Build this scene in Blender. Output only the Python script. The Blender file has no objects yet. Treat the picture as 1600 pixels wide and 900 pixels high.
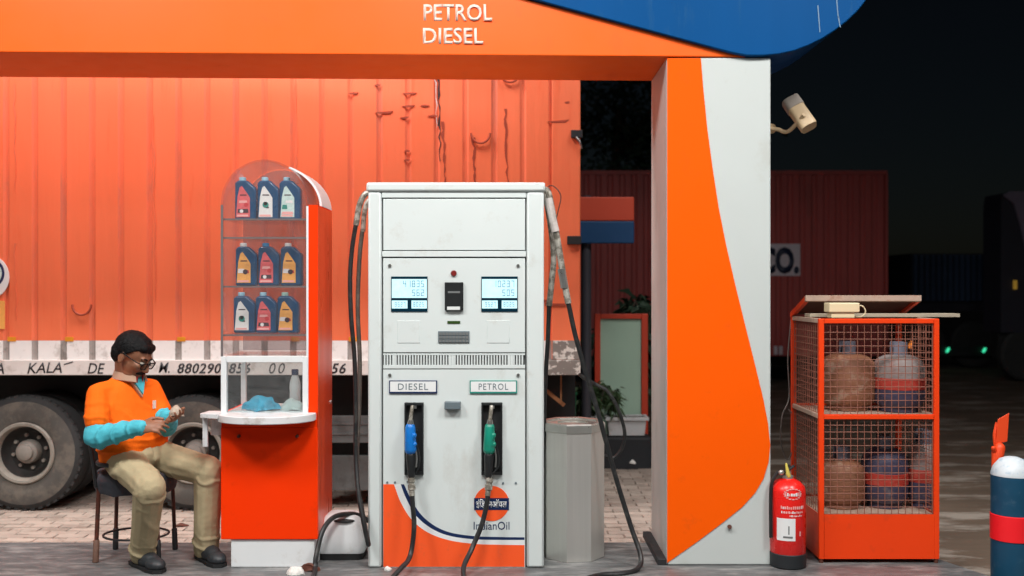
import bpy, bmesh, math, random
import numpy as np
from mathutils import Vector, Matrix, noise

random.seed(11)
S = bpy.context.scene
COL = S.collection
R = math.radians

# ------------------------------------------------------------------ camera
K = 1600 * 35 / 36          # focal length in photograph pixels
CZ = 1.66                   # eye height of the photographer above the paving
cam = bpy.data.cameras.new('camera')
cam.lens = 35; cam.sensor_width = 36; cam.clip_start = 0.05; cam.clip_end = 900
cam.dof.use_dof = True; cam.dof.focus_distance = 5.4; cam.dof.aperture_fstop = 1.6
camo = bpy.data.objects.new('camera', cam); COL.objects.link(camo)
camo.location = (0, 0, CZ); camo.rotation_euler = (R(90), 0, 0)
S.camera = camo

# ------------------------------------------------------------------ night sky and moonlight
W = bpy.data.worlds.new('World'); S.world = W; W.use_nodes = True
wn = W.node_tree.nodes; wl = W.node_tree.links
sky = wn.new('ShaderNodeTexSky'); sky.sky_type = 'NISHITA'; sky.sun_disc = False
sky.sun_elevation = R(24); sky.sun_rotation = R(160)
wl.new(sky.outputs['Color'], wn['Background'].inputs['Color'])
wn['Background'].inputs['Strength'].default_value = 0.0009
sd = bpy.data.lights.new('moon', 'SUN'); sd.energy = 0.02; sd.angle = R(0.5); sd.color = (1, .97, .92)
so = bpy.data.objects.new('moon', sd); COL.objects.link(so)
so.rotation_euler = (R(66), 0, R(20))

# ------------------------------------------------------------------ the forecourt's own canopy lamps (real fixtures overhead, see luminaire below)
LAMPS = [  # x, y, watts
    (-3.4, 2.5, 250), (-0.2, 2.5, 250), (3.0, 2.5, 225),
    (-3.4, -1.4, 65), (-0.2, -1.4, 65), (3.0, -1.4, 65),
    (-4.2, 6.2, 150), (-1.3, 6.2, 150), (1.6, 6.2, 78), (4.5, 6.2, 22),  # last lamp added to lift the dark ground on the right
]
CANOPY_Z = 5.2
vs = S.view_settings
vs.view_transform = 'Standard'; vs.look = 'None'; vs.gamma = 1; vs.use_curve_mapping = False
vs.exposure = -0.12
S.cycles.max_bounces = 8; S.cycles.transparent_max_bounces = 24
S.cycles.sample_clamp_indirect = 6

# ------------------------------------------------------------------ helpers
def P(px, py, Y):
    return Vector(((px - 800) * Y / K, Y, CZ - (py - 450) * Y / K))
def PX(px, Y): return (px - 800) * Y / K
def PZ(py, Y): return CZ - (py - 450) * Y / K

ORG = {}
def tag(o, label, cat, group=None):
    o['label'] = label; o['category'] = cat
    if group: o['group'] = group
    return o
def thing(name, label, cat, loc, group=None):
    o = bpy.data.objects.new(name, None); COL.objects.link(o)
    o.location = loc; o.empty_display_size = .1; ORG[o] = Vector(loc)
    return tag(o, label, cat, group)
def struct(o):
    o['kind'] = 'structure'; return o

def finish(me, name, mat, parent=None, smooth=True, bevel=0, origin=None, sharp=35):
    if origin is None:
        if parent is not None: origin = ORG[parent]
        elif len(me.vertices):
            co = np.empty(len(me.vertices) * 3); me.vertices.foreach_get('co', co); co = co.reshape(-1, 3)
            origin = Vector(((co[:, 0].min() + co[:, 0].max()) / 2, (co[:, 1].min() + co[:, 1].max()) / 2, co[:, 2].min()))
        else: origin = Vector()
    origin = Vector(origin)
    me.transform(Matrix.Translation(-origin))
    for m in (mat if isinstance(mat, (list, tuple)) else [mat]):
        me.materials.append(M[m] if isinstance(m, str) else m)
    if smooth:
        me.shade_smooth(); me.set_sharp_from_angle(angle=R(sharp))
    o = bpy.data.objects.new(name, me); COL.objects.link(o)
    if parent is not None:
        o.parent = parent; o.location = origin - ORG[parent]
    else: o.location = origin
    ORG[o] = origin
    if bevel:
        b = o.modifiers.new('edge', 'BEVEL'); b.width = bevel; b.segments = 2; b.limit_method = 'ANGLE'; b.angle_limit = R(40)
        b.harden_normals = False
    return o

def catmull(pts, n=8):
    pts = [Vector(p) for p in pts]
    if len(pts) < 3: return pts
    ext = [pts[0] * 2 - pts[1]] + pts + [pts[-1] * 2 - pts[-2]]
    out = []
    for i in range(1, len(ext) - 2):
        a, b, c, d = ext[i - 1:i + 3]
        for k in range(n):
            t = k / n
            out.append(.5 * ((2 * b) + (c - a) * t + (2 * a - 5 * b + 4 * c - d) * t * t + (3 * b - a - 3 * c + d) * t ** 3))
    out.append(pts[-1])
    return out

class MB:
    def __init__(s): s.v = []; s.f = []; s.mi = []; s.cur = 0
    def add(s, v, f):
        o = len(s.v); s.v += [tuple(p) for p in v]
        s.f += [tuple(i + o for i in q) for q in f]; s.mi += [s.cur] * len(f); return s
    def box(s, x0, x1, y0, y1, z0, z1):
        return s.add([(x0, y0, z0), (x1, y0, z0), (x1, y1, z0), (x0, y1, z0), (x0, y0, z1), (x1, y0, z1), (x1, y1, z1), (x0, y1, z1)],
                     [(0, 3, 2, 1), (4, 5, 6, 7), (0, 1, 5, 4), (1, 2, 6, 5), (2, 3, 7, 6), (3, 0, 4, 7)])
    def hexa(s, p8):
        return s.add(p8, [(0, 3, 2, 1), (4, 5, 6, 7), (0, 1, 5, 4), (1, 2, 6, 5), (2, 3, 7, 6), (3, 0, 4, 7)])
    def obox(s, c, size, m=None):
        m = m or Matrix.Identity(3); c = Vector(c); hx, hy, hz = [q / 2 for q in size]
        return s.hexa([c + m @ Vector(q) for q in [(-hx, -hy, -hz), (hx, -hy, -hz), (hx, hy, -hz), (-hx, hy, -hz), (-hx, -hy, hz), (hx, -hy, hz), (hx, hy, hz), (-hx, hy, hz)]])
    def prism(s, pts, y0, y1):                     # outline in x,z extruded along y
        n = len(pts)
        v = [(x, y0, z) for x, z in pts] + [(x, y1, z) for x, z in pts]
        f = [tuple(range(n)), tuple(range(2 * n - 1, n - 1, -1))] + [(i, n + i, n + (i + 1) % n, (i + 1) % n) for i in range(n)]
        return s.add(v, f)
    def slab(s, pts, z0, z1):                      # outline in x,y extruded along z
        n = len(pts)
        v = [(x, y, z0) for x, y in pts] + [(x, y, z1) for x, y in pts]
        f = [tuple(range(n - 1, -1, -1)), tuple(range(n, 2 * n))] + [(i, (i + 1) % n, n + (i + 1) % n, n + i) for i in range(n)]
        return s.add(v, f)
    def rings(s, rings, cap=True, closed=False):
        n = len(rings[0]); v = [p for r in rings for p in r]; f = []
        m = len(rings)
        for i in range(m if closed else m - 1):
            for j in range(n):
                a = i * n + j; b = i * n + (j + 1) % n; i2 = (i + 1) % m
                f.append((a, b, i2 * n + (j + 1) % n, i2 * n + j))
        if cap and not closed: f += [tuple(range(n - 1, -1, -1)), tuple(range((m - 1) * n, m * n))]
        return s.add(v, f)
    def frame(s, d):
        d = Vector(d).normalized(); u = d.cross(Vector((0, 0, 1)))
        if u.length < 1e-3: u = Vector((1, 0, 0))
        u.normalize(); return u, d.cross(u).normalized()
    def cyl(s, p0, p1, r0, r1=None, n=16):
        p0 = Vector(p0); p1 = Vector(p1); r1 = r0 if r1 is None else r1
        u, w = s.frame(p1 - p0)
        a = [2 * math.pi * i / n for i in range(n)]
        return s.rings([[p + (u * math.cos(t) + w * math.sin(t)) * r for t in a] for p, r in ((p0, r0), (p1, r1))])
    def lathe(s, prof, org, axis=(0, 0, 1), n=24, phase=0, cap=True):
        org = Vector(org); d = Vector(axis).normalized(); u, w = s.frame(d)
        a = [2 * math.pi * i / n + phase for i in range(n)]
        return s.rings([[org + d * h + (u * math.cos(t) + w * math.sin(t)) * max(r, 1e-4) for t in a] for r, h in prof], cap)
    def tube(s, pts, r, n=8, sub=6, caps=True):
        pts = catmull(pts, sub) if sub else [Vector(p) for p in pts]
        out = []; u = None
        for i, p in enumerate(pts):
            d = (pts[min(i + 1, len(pts) - 1)] - pts[max(i - 1, 0)]).normalized()
            if u is None: u, w = s.frame(d)
            else:
                u = (u - d * u.dot(d)).normalized(); w = d.cross(u)
            rr = r(i / (len(pts) - 1)) if callable(r) else r
            out.append([p + (u * math.cos(2 * math.pi * k / n) + w * math.sin(2 * math.pi * k / n)) * rr for k in range(n)])
        return s.rings(out, caps)
    def ell(s, c, r, m=None, nu=14, nv=9):
        c = Vector(c); m = m or Matrix.Identity(3); rg = []
        for j in range(1, nv):
            t = math.pi * j / nv
            rg.append([c + m @ Vector((r[0] * math.sin(t) * math.cos(2 * math.pi * i / nu), r[1] * math.sin(t) * math.sin(2 * math.pi * i / nu), -r[2] * math.cos(t))) for i in range(nu)])
        o = len(s.v); s.rings(rg, False)
        n = (nv - 1) * nu
        s.v += [tuple(c + m @ Vector((0, 0, -r[2]))), tuple(c + m @ Vector((0, 0, r[2])))]
        for i in range(nu):
            s.f.append((o + n, o + (i + 1) % nu, o + i)); s.mi.append(s.cur)
            s.f.append((o + n + 1, o + (nv - 2) * nu + i, o + (nv - 2) * nu + (i + 1) % nu)); s.mi.append(s.cur)
        return s
    def cap(s, p0, p1, r0, r1, n=12):              # tapered capsule, round ends
        p0 = Vector(p0); p1 = Vector(p1); d = p1 - p0; L = d.length
        prof = [(r0 * math.sin(t), -r0 * math.cos(t)) for t in (0.02, .5, 1.05)] + [(r0, 0), (r1, L)] + [(r1 * math.cos(t), L + r1 * math.sin(t)) for t in (.52, 1.07, 1.55)]
        return s.lathe(prof, p0, d, n)
    def mesh(s, name):
        me = bpy.data.meshes.new(name); me.from_pydata(s.v, [], s.f)
        if any(s.mi): me.polygons.foreach_set('material_index', s.mi)
        bm = bmesh.new(); bm.from_mesh(me); bmesh.ops.recalc_face_normals(bm, faces=bm.faces); bm.to_mesh(me); bm.free()
        return me
    def build(s, name, mat, parent=None, smooth=True, bevel=0, origin=None, sharp=35):
        return finish(s.mesh(name), name, mat, parent, smooth, bevel, origin, sharp)

def copy_child(src, parent, loc):
    o = src.copy(); COL.objects.link(o); o.parent = parent; o.location = Vector(loc); ORG[o] = ORG[parent] + Vector(loc); return o

_font = {}
def text(s, x0, x1, z0, z1, y, name, mat, parent, depth=.004, shear=0, bold=0.0, space=1.0, wave=None, wrap=None):
    cu = bpy.data.curves.new('t', 'FONT'); cu.body = s; cu.size = 1; cu.shear = shear; cu.offset = bold; cu.space_character = space
    cu.resolution_u = 3
    o = bpy.data.objects.new('t', cu); COL.objects.link(o)
    bpy.context.view_layer.update()
    me = bpy.data.meshes.new_from_object(o.evaluated_get(bpy.context.evaluated_depsgraph_get()))
    bpy.data.objects.remove(o)
    co = np.empty(len(me.vertices) * 3); me.vertices.foreach_get('co', co); co = co.reshape(-1, 3)
    mn = co.min(0); mx = co.max(0)
    x = x0 + (co[:, 0] - mn[0]) / (mx[0] - mn[0]) * (x1 - x0); z = z0 + (co[:, 1] - mn[1]) / (mx[1] - mn[1]) * (z1 - z0)
    if wave: z = z + wave * np.sin(x * 9)
    yy = np.full_like(x, y)
    if wrap:                                      # lay the letters on an upright cylinder (cx, cy, r)
        cx, cy, r = wrap; a = (x - cx) / r; x = cx + r * np.sin(a); yy = cy - r * np.cos(a)
    me.vertices.foreach_set('co', np.stack([x, yy, z], 1).ravel())
    bm = bmesh.new(); bm.from_mesh(me)
    for v in bm.verts: pass
    r = bmesh.ops.extrude_face_region(bm, geom=list(bm.faces))
    nv = [e for e in r['geom'] if isinstance(e, bmesh.types.BMVert)]
    bmesh.ops.translate(bm, verts=nv, vec=(0, -depth, 0))
    bmesh.ops.recalc_face_normals(bm, faces=bm.faces); bm.to_mesh(me); bm.free(); me.update()
    return finish(me, name, mat, parent, False)

# ------------------------------------------------------------------ procedural materials
M = {}
def mat(name, col, rough=.5, metal=0, var=.08, vscale=2.5, bump=0, bscale=40, dirt=None, damt=.5, dscale=2, stretch=(1, 1, 1),
        spec=.5, emit=0, islands=0, coat=0, dsharp=.12, bdist=.01):
    m = bpy.data.materials.new(name); m.use_nodes = True; M[name] = m
    N = m.node_tree.nodes; L = m.node_tree.links; b = N['Principled BSDF']
    b.inputs['Roughness'].default_value = rough; b.inputs['Metallic'].default_value = metal
    b.inputs['Specular IOR Level'].default_value = spec; b.inputs['Coat Weight'].default_value = coat
    g = N.new('ShaderNodeNewGeometry'); mp = N.new('ShaderNodeMapping'); mp.inputs['Scale'].default_value = stretch
    L.new(g.outputs['Position'], mp.inputs['Vector'])
    n1 = N.new('ShaderNodeTexNoise'); n1.inputs['Scale'].default_value = vscale; n1.inputs['Detail'].default_value = 7
    n1.inputs['Roughness'].default_value = .6; L.new(mp.outputs[0], n1.inputs['Vector'])
    mx = N.new('ShaderNodeMix'); mx.data_type = 'RGBA'
    c = Vector(col[:3])
    mx.inputs[6].default_value = (*(c * (1 - var * 1.6)), 1); mx.inputs[7].default_value = (*[min(1, q) for q in c * (1 + var * 1.6)], 1)
    fac = n1.outputs['Fac']
    if islands:
        oi = N.new('ShaderNodeObjectInfo'); ad = N.new('ShaderNodeMath'); ad.operation = 'ADD'
        L.new(oi.outputs['Random'], ad.inputs[0]); L.new(g.outputs['Random Per Island'], ad.inputs[1])
        fr = N.new('ShaderNodeMath'); fr.operation = 'FRACT'; L.new(ad.outputs[0], fr.inputs[0])
        mm = N.new('ShaderNodeMix'); mm.inputs[0].default_value = islands
        L.new(fac, mm.inputs[2]); L.new(fr.outputs[0], mm.inputs[3]); fac = mm.outputs[0]
    L.new(fac, mx.inputs[0]); out = mx.outputs[2]
    if dirt:
        n2 = N.new('ShaderNodeTexNoise'); n2.inputs['Scale'].default_value = dscale; n2.inputs['Detail'].default_value = 9
        n2.inputs['Roughness'].default_value = .68; L.new(mp.outputs[0], n2.inputs['Vector'])
        rp = N.new('ShaderNodeValToRGB'); e = rp.color_ramp.elements
        e[0].position = .62 - .3 * damt; e[1].position = e[0].position + dsharp
        e[0].color = (0, 0, 0, 1); e[1].color = (damt ** .5,) * 3 + (1,)
        L.new(n2.outputs['Fac'], rp.inputs[0])
        m2 = N.new('ShaderNodeMix'); m2.data_type = 'RGBA'; m2.inputs[7].default_value = (*dirt, 1)
        L.new(out, m2.inputs[6]); L.new(rp.outputs[0], m2.inputs[0]); out = m2.outputs[2]
    L.new(out, b.inputs['Base Color'])
    n3 = N.new('ShaderNodeTexNoise'); n3.inputs['Scale'].default_value = vscale * 3; n3.inputs['Detail'].default_value = 5
    L.new(mp.outputs[0], n3.inputs['Vector'])
    mr = N.new('ShaderNodeMapRange'); mr.inputs[3].default_value = max(.03, rough - .1); mr.inputs[4].default_value = min(1, rough + .12)
    L.new(n3.outputs['Fac'], mr.inputs[0]); L.new(mr.outputs[0], b.inputs['Roughness'])
    if bump:
        n4 = N.new('ShaderNodeTexNoise'); n4.inputs['Scale'].default_value = bscale; n4.inputs['Detail'].default_value = 4
        L.new(mp.outputs[0], n4.inputs['Vector'])
        bp = N.new('ShaderNodeBump'); bp.inputs['Strength'].default_value = bump; bp.inputs['Distance'].default_value = bdist
        L.new(n4.outputs['Fac'], bp.inputs['Height']); L.new(bp.outputs[0], b.inputs['Normal'])
    if emit:
        L.new(out, b.inputs['Emission Color']); b.inputs['Emission Strength'].default_value = emit
    return m

mat('orange_gantry', (1.0, .125, .003), .42, var=.03, bump=.03, bscale=3, dirt=(.75, .10, .01), damt=.12, dscale=6, spec=.35)
mat('orange_swoosh', (1.0, .110, .001), .55, var=.02, dirt=(.7, .09, .01), damt=.1, dscale=9, spec=.08)
mat('blue_gantry', (.001, .070, .235), .45, var=.10, bump=.03, bscale=3, dirt=(.03, .11, .22), damt=.12, dscale=9, stretch=(1, 1, .15), spec=.08)
mat('white_panel', (.545, .59, .575), .5, var=.03, dirt=(.45, .46, .42), damt=.14, dscale=4, spec=.3)
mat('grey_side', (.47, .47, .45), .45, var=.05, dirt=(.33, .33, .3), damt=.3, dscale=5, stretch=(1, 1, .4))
mat('pump_white', (.65, .71, .70), .42, var=.03, dirt=(.5, .49, .44), damt=.17, dscale=6)
mat('pump_white_dirty', (.56, .60, .58), .45, var=.05, dirt=(.36, .34, .29), damt=.2, dscale=7)
mat('pump_door', (.65, .71, .70), .42, var=.05, vscale=4, dirt=(.46, .44, .39), damt=.27, dscale=5, stretch=(1, 1, .45), dsharp=.2)
mat('scrape', (.12, .23, .36), .5)
mat('gap_black', (.012, .013, .014), .6)
mat('decal_orange', (1.0, .105, .018), .4, var=.03, dirt=(.6, .12, .05), damt=.14, dscale=12)
mat('decal_white', (.78, .8, .8), .45, var=.02)
mat('decal_navy', (.004, .02, .085), .4, var=.05)
mat('decal_grey', (.13, .17, .19), .45)
mat('letter_white', (.84, .66, .57), .45, var=.02, dirt=(.95, .45, .28), damt=.2, dscale=22)
mat('plastic_black', (.014, .016, .017), .38, var=.2, vscale=15)
mat('rubber', (.013, .014, .015), .42, var=.3, vscale=20, dirt=(.06, .06, .055), damt=.3, dscale=18)
mat('rubber_grey', (.075, .07, .06), .5, var=.2, vscale=20, dirt=(.16, .14, .11), damt=.4, dscale=14)
mat('steel', (.48, .49, .47), .3, metal=.9, var=.1, vscale=8, dirt=(.25, .24, .21), damt=.3, dscale=15)
mat('steel_brushed', (.74, .73, .69), .4, metal=.8, var=.05, vscale=2, stretch=(25, 25, .5))
mat('steel_rim', (.62, .62, .58), .3, metal=.85, var=.1, vscale=9)
mat('nozzle_blue', (.004, .16, .55), .35, var=.15, vscale=20, dirt=(.03, .1, .2), damt=.25, dscale=30)
mat('nozzle_green', (.006, .24, .16), .35, var=.15, vscale=20, dirt=(.03, .1, .07), damt=.25, dscale=30)
mat('grimy_metal', (.5, .48, .42), .45, metal=.4, var=.3, vscale=25, dirt=(.1, .085, .06), damt=.6, dscale=22)
mat('screen_glow', (.50, .80, .95), .3, var=.15, vscale=30, emit=.42)
mat('screen_dark', (.003, .025, .045), .2)
mat('screen_digit', (.10, .27, .42), .4)
mat('led_red', (.20, .02, .018), .3)
mat('lcd_green', (.03, .07, .012), .3)
mat('key_grey', (.16, .17, .17), .5)
mat('kiosk_orange', (1.0, .041, .001), .5, spec=.1, var=.03, dirt=(.55, .03, .004), damt=.1, dscale=5)
mat('kiosk_side', (.80, .075, .016), .3, var=.06, dirt=(.4, .05, .02), damt=.25, dscale=6, stretch=(1, 1, .3))
mat('kiosk_white', (.75, .78, .79), .42, var=.04, dirt=(.5, .48, .44), damt=.22, dscale=9)
mat('table_white', (.72, .73, .74), .35, var=.05, dirt=(.38, .34, .30), damt=.3, dscale=11)
mat('shelf_grey', (.16, .14, .14), .3, var=.1)
mat('bottle_blue', (.004, .062, .16), .28, var=.06)
mat('cap_light', (.35, .62, .76), .4); mat('cap_white', (.72, .75, .74), .4); mat('cap_blue', (.02, .2, .42), .4); mat('cap_green', (.35, .58, .52), .4)
mat('label_red', (.75, .12, .13), .4, var=.25, vscale=60); mat('label_white', (.78, .8, .78), .4, var=.06, vscale=60)
mat('label_yellow', (.9, .42, .1), .4, var=.12, vscale=60); mat('label_teal', (.55, .74, .7), .4, var=.2, vscale=60)
mat('mark_green', (.02, .25, .2), .4); mat('mark_dark', (.05, .02, .03), .4); mat('mark_pink', (.85, .42, .4), .4); mat('mark_red', (.6, .03, .04), .4); mat('mark_white', (.8, .8, .8), .4)
mat('cloth_blue', (.012, .33, .68), .6, var=.6, vscale=14, bump=.5, bscale=60)
mat('cloth_pale', (.55, .62, .6), .6, var=.1, vscale=14, bump=.5, bscale=60)
mat('paper_beige', (.46, .37, .29), .7, var=.2, vscale=30, bump=.4, bscale=80)
mat('paper_white', (.72, .70, .66), .7, var=.1, vscale=30, bump=.4, bscale=80)
mat('truck_orange', (.85, .177, .070), .5, var=.08, vscale=1.6, dirt=(.80, .085, .016), damt=.2, dscale=5, stretch=(1, 1, .10), bump=.4, bscale=4, dsharp=.1, bdist=.04)
mat('truck_groove', (.80, .168, .072), .6, var=.15, vscale=4, dirt=(.56, .16, .095), damt=.36, dscale=6, stretch=(1, 1, .25))
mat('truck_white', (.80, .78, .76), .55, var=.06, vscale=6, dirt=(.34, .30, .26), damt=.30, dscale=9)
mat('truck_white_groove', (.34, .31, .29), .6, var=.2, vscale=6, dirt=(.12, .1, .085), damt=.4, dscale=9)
mat('rail_white', (.62, .575, .545), .6, var=.1, vscale=5, dirt=(.25, .18, .14), damt=.26, dscale=7)
mat('rail_peeled', (.64, .60, .55), .6, var=.1, vscale=12, dirt=(.05, .03, .022), damt=.55, dscale=13, dsharp=.04)
mat('letter_black', (.015, .014, .018), .5)
mat('reflector_yellow', (.68, .27, .015), .4, var=.15, vscale=20)
mat('rust_dark', (.10, .028, .015), .7, var=.3, vscale=20)
mat('hook_orange', (.33, .05, .02), .6, var=.2, vscale=20)
mat('chassis', (.016, .017, .019), .6, var=.3, vscale=6)
mat('chassis_grey', (.10, .105, .105), .55, var=.2, vscale=6, dirt=(.05, .048, .045), damt=.4, dscale=8)
mat('tyre', (.085, .08, .072), .75, var=.18, vscale=7, dirt=(.165, .145, .12), damt=.5, dscale=5, bump=.1, bscale=50)
mat('tyre_tread', (.03, .031, .032), .8, var=.2, vscale=9)
mat('rim_grey', (.27, .25, .215), .55, var=.15, vscale=9, dirt=(.12, .105, .09), damt=.4, dscale=9)
mat('rim_dark', (.018, .017, .016), .6, var=.3, vscale=9)
mat('hub_grey', (.24, .22, .195), .55, var=.2, vscale=14)
mat('skin', (.27, .115, .062), .5, var=.10, vscale=14, bump=.06, bscale=120)
mat('hair', (.004, .004, .0045), .6, var=.3, vscale=60, bump=.5, bscale=160, spec=.2)
mat('polo_orange', (.98, .150, .005), .8, var=.05, vscale=9, bump=.15, bscale=120, spec=.2)
mat('collar_tan', (.44, .27, .185), .8, var=.08, vscale=20); mat('collar_red', (.42, .02, .022), .8)
mat('shirt_teal', (.075, .46, .56), .75, var=.12, vscale=9, bump=.15, bscale=90, spec=.25)
mat('khaki', (.42, .35, .215), .85, var=.07, vscale=7, bump=.15, bscale=90, spec=.2)
mat('shoe', (.022, .026, .03), .5, var=.2, vscale=20)
mat('sock', (.35, .32, .27), .9); mat('glasses', (.008, .008, .009), .5, spec=.15)
mat('lens', (.03, .025, .022), .1, coat=.5)
mat('chair_brown', (.10, .028, .016), .45, var=.25, vscale=18, dirt=(.03, .02, .017), damt=.4, dscale=14)
mat('chair_foot', (.16, .085, .06), .6, var=.2, vscale=25); mat('chair_ring', (.02, .02, .022), .45)
mat('seat_cloth', (.045, .048, .06), .85, var=.35, vscale=16, bump=.5, bscale=30, dirt=(.12, .05, .05), damt=.35, dscale=10)
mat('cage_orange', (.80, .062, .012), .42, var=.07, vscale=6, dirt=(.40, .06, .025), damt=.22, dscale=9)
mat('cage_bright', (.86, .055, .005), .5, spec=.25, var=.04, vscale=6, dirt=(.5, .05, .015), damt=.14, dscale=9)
mat('cage_wire', (.27, .10, .065), .55, var=.15, vscale=12)
mat('cage_pale', (.50, .36, .28), .6, var=.15, vscale=12, dirt=(.3, .1, .05), damt=.3, dscale=12)
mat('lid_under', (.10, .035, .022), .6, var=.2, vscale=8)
mat('socket_cream', (.78, .66, .42), .45, var=.05)
mat('wood_pale', (.42, .36, .27), .7, var=.2, vscale=10, stretch=(.3, 4, 4))
mat('wood_brown', (.33, .14, .055), .65, var=.2, vscale=10)
mat('wire_grey', (.16, .15, .14), .6)
mat('gas_brown', (.25, .105, .055), .65, var=.22, vscale=10, dirt=(.48, .36, .27), damt=.3, dscale=8, bump=.15, bscale=25)
mat('gas_grey', (.26, .22, .21), .6, var=.2, vscale=9, dirt=(.26, .10, .08), damt=.35, dscale=10)
mat('gas_red', (.45, .045, .03), .5, var=.15, vscale=12, dirt=(.35, .14, .1), damt=.25, dscale=12)
mat('gas_blue', (.05, .045, .085), .55, var=.25, vscale=12, dirt=(.2, .17, .17), damt=.25, dscale=9)
mat('gas_collar', (.15, .15, .19), .55, var=.2, vscale=18)
mat('ext_red', (.80, .016, .012), .28, var=.05, vscale=9, dirt=(.45, .012, .01), damt=.15, dscale=9)
mat('ext_boot', (.014, .017, .02), .55); mat('ext_yellow', (.72, .62, .12), .5); mat('ext_silver', (.55, .55, .5), .3, metal=.7)
mat('cctv_cream', (.75, .56, .34), .45, var=.06, dirt=(.4, .28, .16), damt=.2, dscale=20); mat('cctv_face', (.42, .37, .32), .4)
mat('bollard_blue', (.006, .062, .125), .42, var=.15, vscale=8, dirt=(.1, .16, .2), damt=.15, dscale=16)
mat('bollard_red', (.92, .012, .02), .45, var=.05); mat('bollard_top', (.62, .68, .72), .5, var=.15, vscale=16, dirt=(.16, .36, .55), damt=.3, dscale=14)
mat('post_orange', (.85, .07, .012), .5, var=.06)
mat('container_red', (.36, .06, .055), .6, var=.12, vscale=2, dirt=(.2, .04, .036), damt=.35, dscale=2, stretch=(1, 1, .2))
mat('container_plate', (.55, .50, .55), .6, var=.05); mat('container_navy', (.012, .02, .05), .5)
mat('sign_orange', (.75, .085, .035), .55, var=.06); mat('sign_blue', (.006, .07, .20), .55, var=.06)
mat('pole_grey', (.10, .10, .12), .4, metal=.4, var=.1)
mat('board_frame', (.62, .055, .02), .5, var=.1); mat('board_green', (.42, .60, .47), .5, var=.08, vscale=2)
mat('planter_white', (.66, .67, .68), .5, var=.05, dirt=(.4, .38, .34), damt=.25, dscale=9)
mat('planter_stand', (.018, .02, .024), .7, var=.2)
mat('green_bucket', (.01, .14, .06), .45)
mat('leaf', (.045, .085, .03), .55, var=.35, vscale=8); mat('leaf_dark', (.04, .075, .045), .6, var=.4, vscale=3); mat('bark', (.07, .05, .035), .85, var=.3, vscale=6)
mat('paver', (.40, .325, .275), .85, var=.24, vscale=5, bump=.35, bscale=45, islands=.45, dirt=(.22, .165, .13), damt=.36, dscale=4)
mat('island', (.115, .118, .12), .36, var=.45, vscale=12, dirt=(.33, .325, .315), damt=.46, dscale=10, bump=.3, bscale=22, stretch=(.5, 1.8, 1), dsharp=.16)
mat('kerb', (.14, .14, .135), .6, var=.2, vscale=7)
mat('ground', (.13, .092, .065), .75, var=.4, vscale=1.4, dirt=(.50, .45, .39), damt=.34, dscale=1.7, stretch=(.5, 1.6, 1), bump=.4, bscale=18, bdist=.02, dsharp=.1)
mat('road', (.06, .06, .06), .8, var=.3, vscale=5, bump=.4, bscale=60)
mat('canopy_white', (.78, .78, .77), .5, var=.02); mat('canopy_trim', (.9, .12, .01), .4)
mat('far_body', (.022, .022, .035), .6, var=.2, vscale=1.2); mat('far_tarp', (.20, .17, .24), .7, var=.15, vscale=1.5); mat('far_blue', (.03, .06, .12), .6, var=.2)
mat('lamp_green', (.05, .8, .4), .4, emit=1.2); mat('lamp_orange', (1, .25, .03), .4, emit=1.4); mat('lamp_amber', (.6, .35, .05), .4, emit=.25)

def glass(name, tint, haze):
    m = bpy.data.materials.new(name); m.use_nodes = True; M[name] = m
    N = m.node_tree.nodes; L = m.node_tree.links; N.remove(N['Principled BSDF'])
    t = N.new('ShaderNodeBsdfTransparent'); t.inputs[0].default_value = (*tint, 1)
    gl = N.new('ShaderNodeBsdfGlossy'); gl.inputs['Roughness'].default_value = .08
    df = N.new('ShaderNodeBsdfDiffuse'); df.inputs[0].default_value = (.6, .6, .6, 1)
    lw = N.new('ShaderNodeLayerWeight'); pw = N.new('ShaderNodeMath'); pw.operation = 'POWER'; pw.inputs[1].default_value = 5; L.new(lw.outputs['Facing'], pw.inputs[0])
    fr = N.new('ShaderNodeMath'); fr.operation = 'MULTIPLY_ADD'; fr.inputs[1].default_value = .5; fr.inputs[2].default_value = .025; L.new(pw.outputs[0], fr.inputs[0])
    no = N.new('ShaderNodeTexNoise'); no.inputs['Scale'].default_value = 9
    mu = N.new('ShaderNodeMath'); mu.operation = 'MULTIPLY'; mu.inputs[1].default_value = haze * 2; L.new(no.outputs['Fac'], mu.inputs[0])
    a = N.new('ShaderNodeMixShader'); L.new(mu.outputs[0], a.inputs[0]); L.new(t.outputs[0], a.inputs[1]); L.new(df.outputs[0], a.inputs[2])
    b = N.new('ShaderNodeMixShader'); L.new(fr.outputs[0], b.inputs[0]); L.new(a.outputs[0], b.inputs[1]); L.new(gl.outputs[0], b.inputs[2])
    L.new(b.outputs[0], N['Material Output'].inputs[0])
glass('acrylic', (.97, .96, .96), .035)
glass('acrylic_back', (.74, .70, .70), .09)
glass('lens_tint', (.6, .58, .56), .01)
glass('pane_clear', (.88, .92, .92), .06)

# ================================================================== SETTING
g = MB(); n = 24
g.add([(-500, -300, -.05), (500, -300, -.05), (500, 700, -.05), (-500, 700, -.05)], [(0, 1, 2, 3)])
struct(g.build('ground', 'ground', None, False, origin=(0, 0, -.05)))
g = MB().box(-40, 40, -9, 4.2, -.049, -.012)
struct(g.build('forecourt_road', 'road', None, False))

# pump island: a raised stone slab with a slightly slanting right end
ISL = .15
g = MB().slab([(-9, 4.6), (2.50, 4.6), (2.56, 4.75), (2.52, 5.2), (2.36, 5.62), (2.2, 5.92), (-9, 5.92)], -.049, ISL)
isl = struct(g.build('pump_island', 'island', None, False, bevel=.012))

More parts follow.
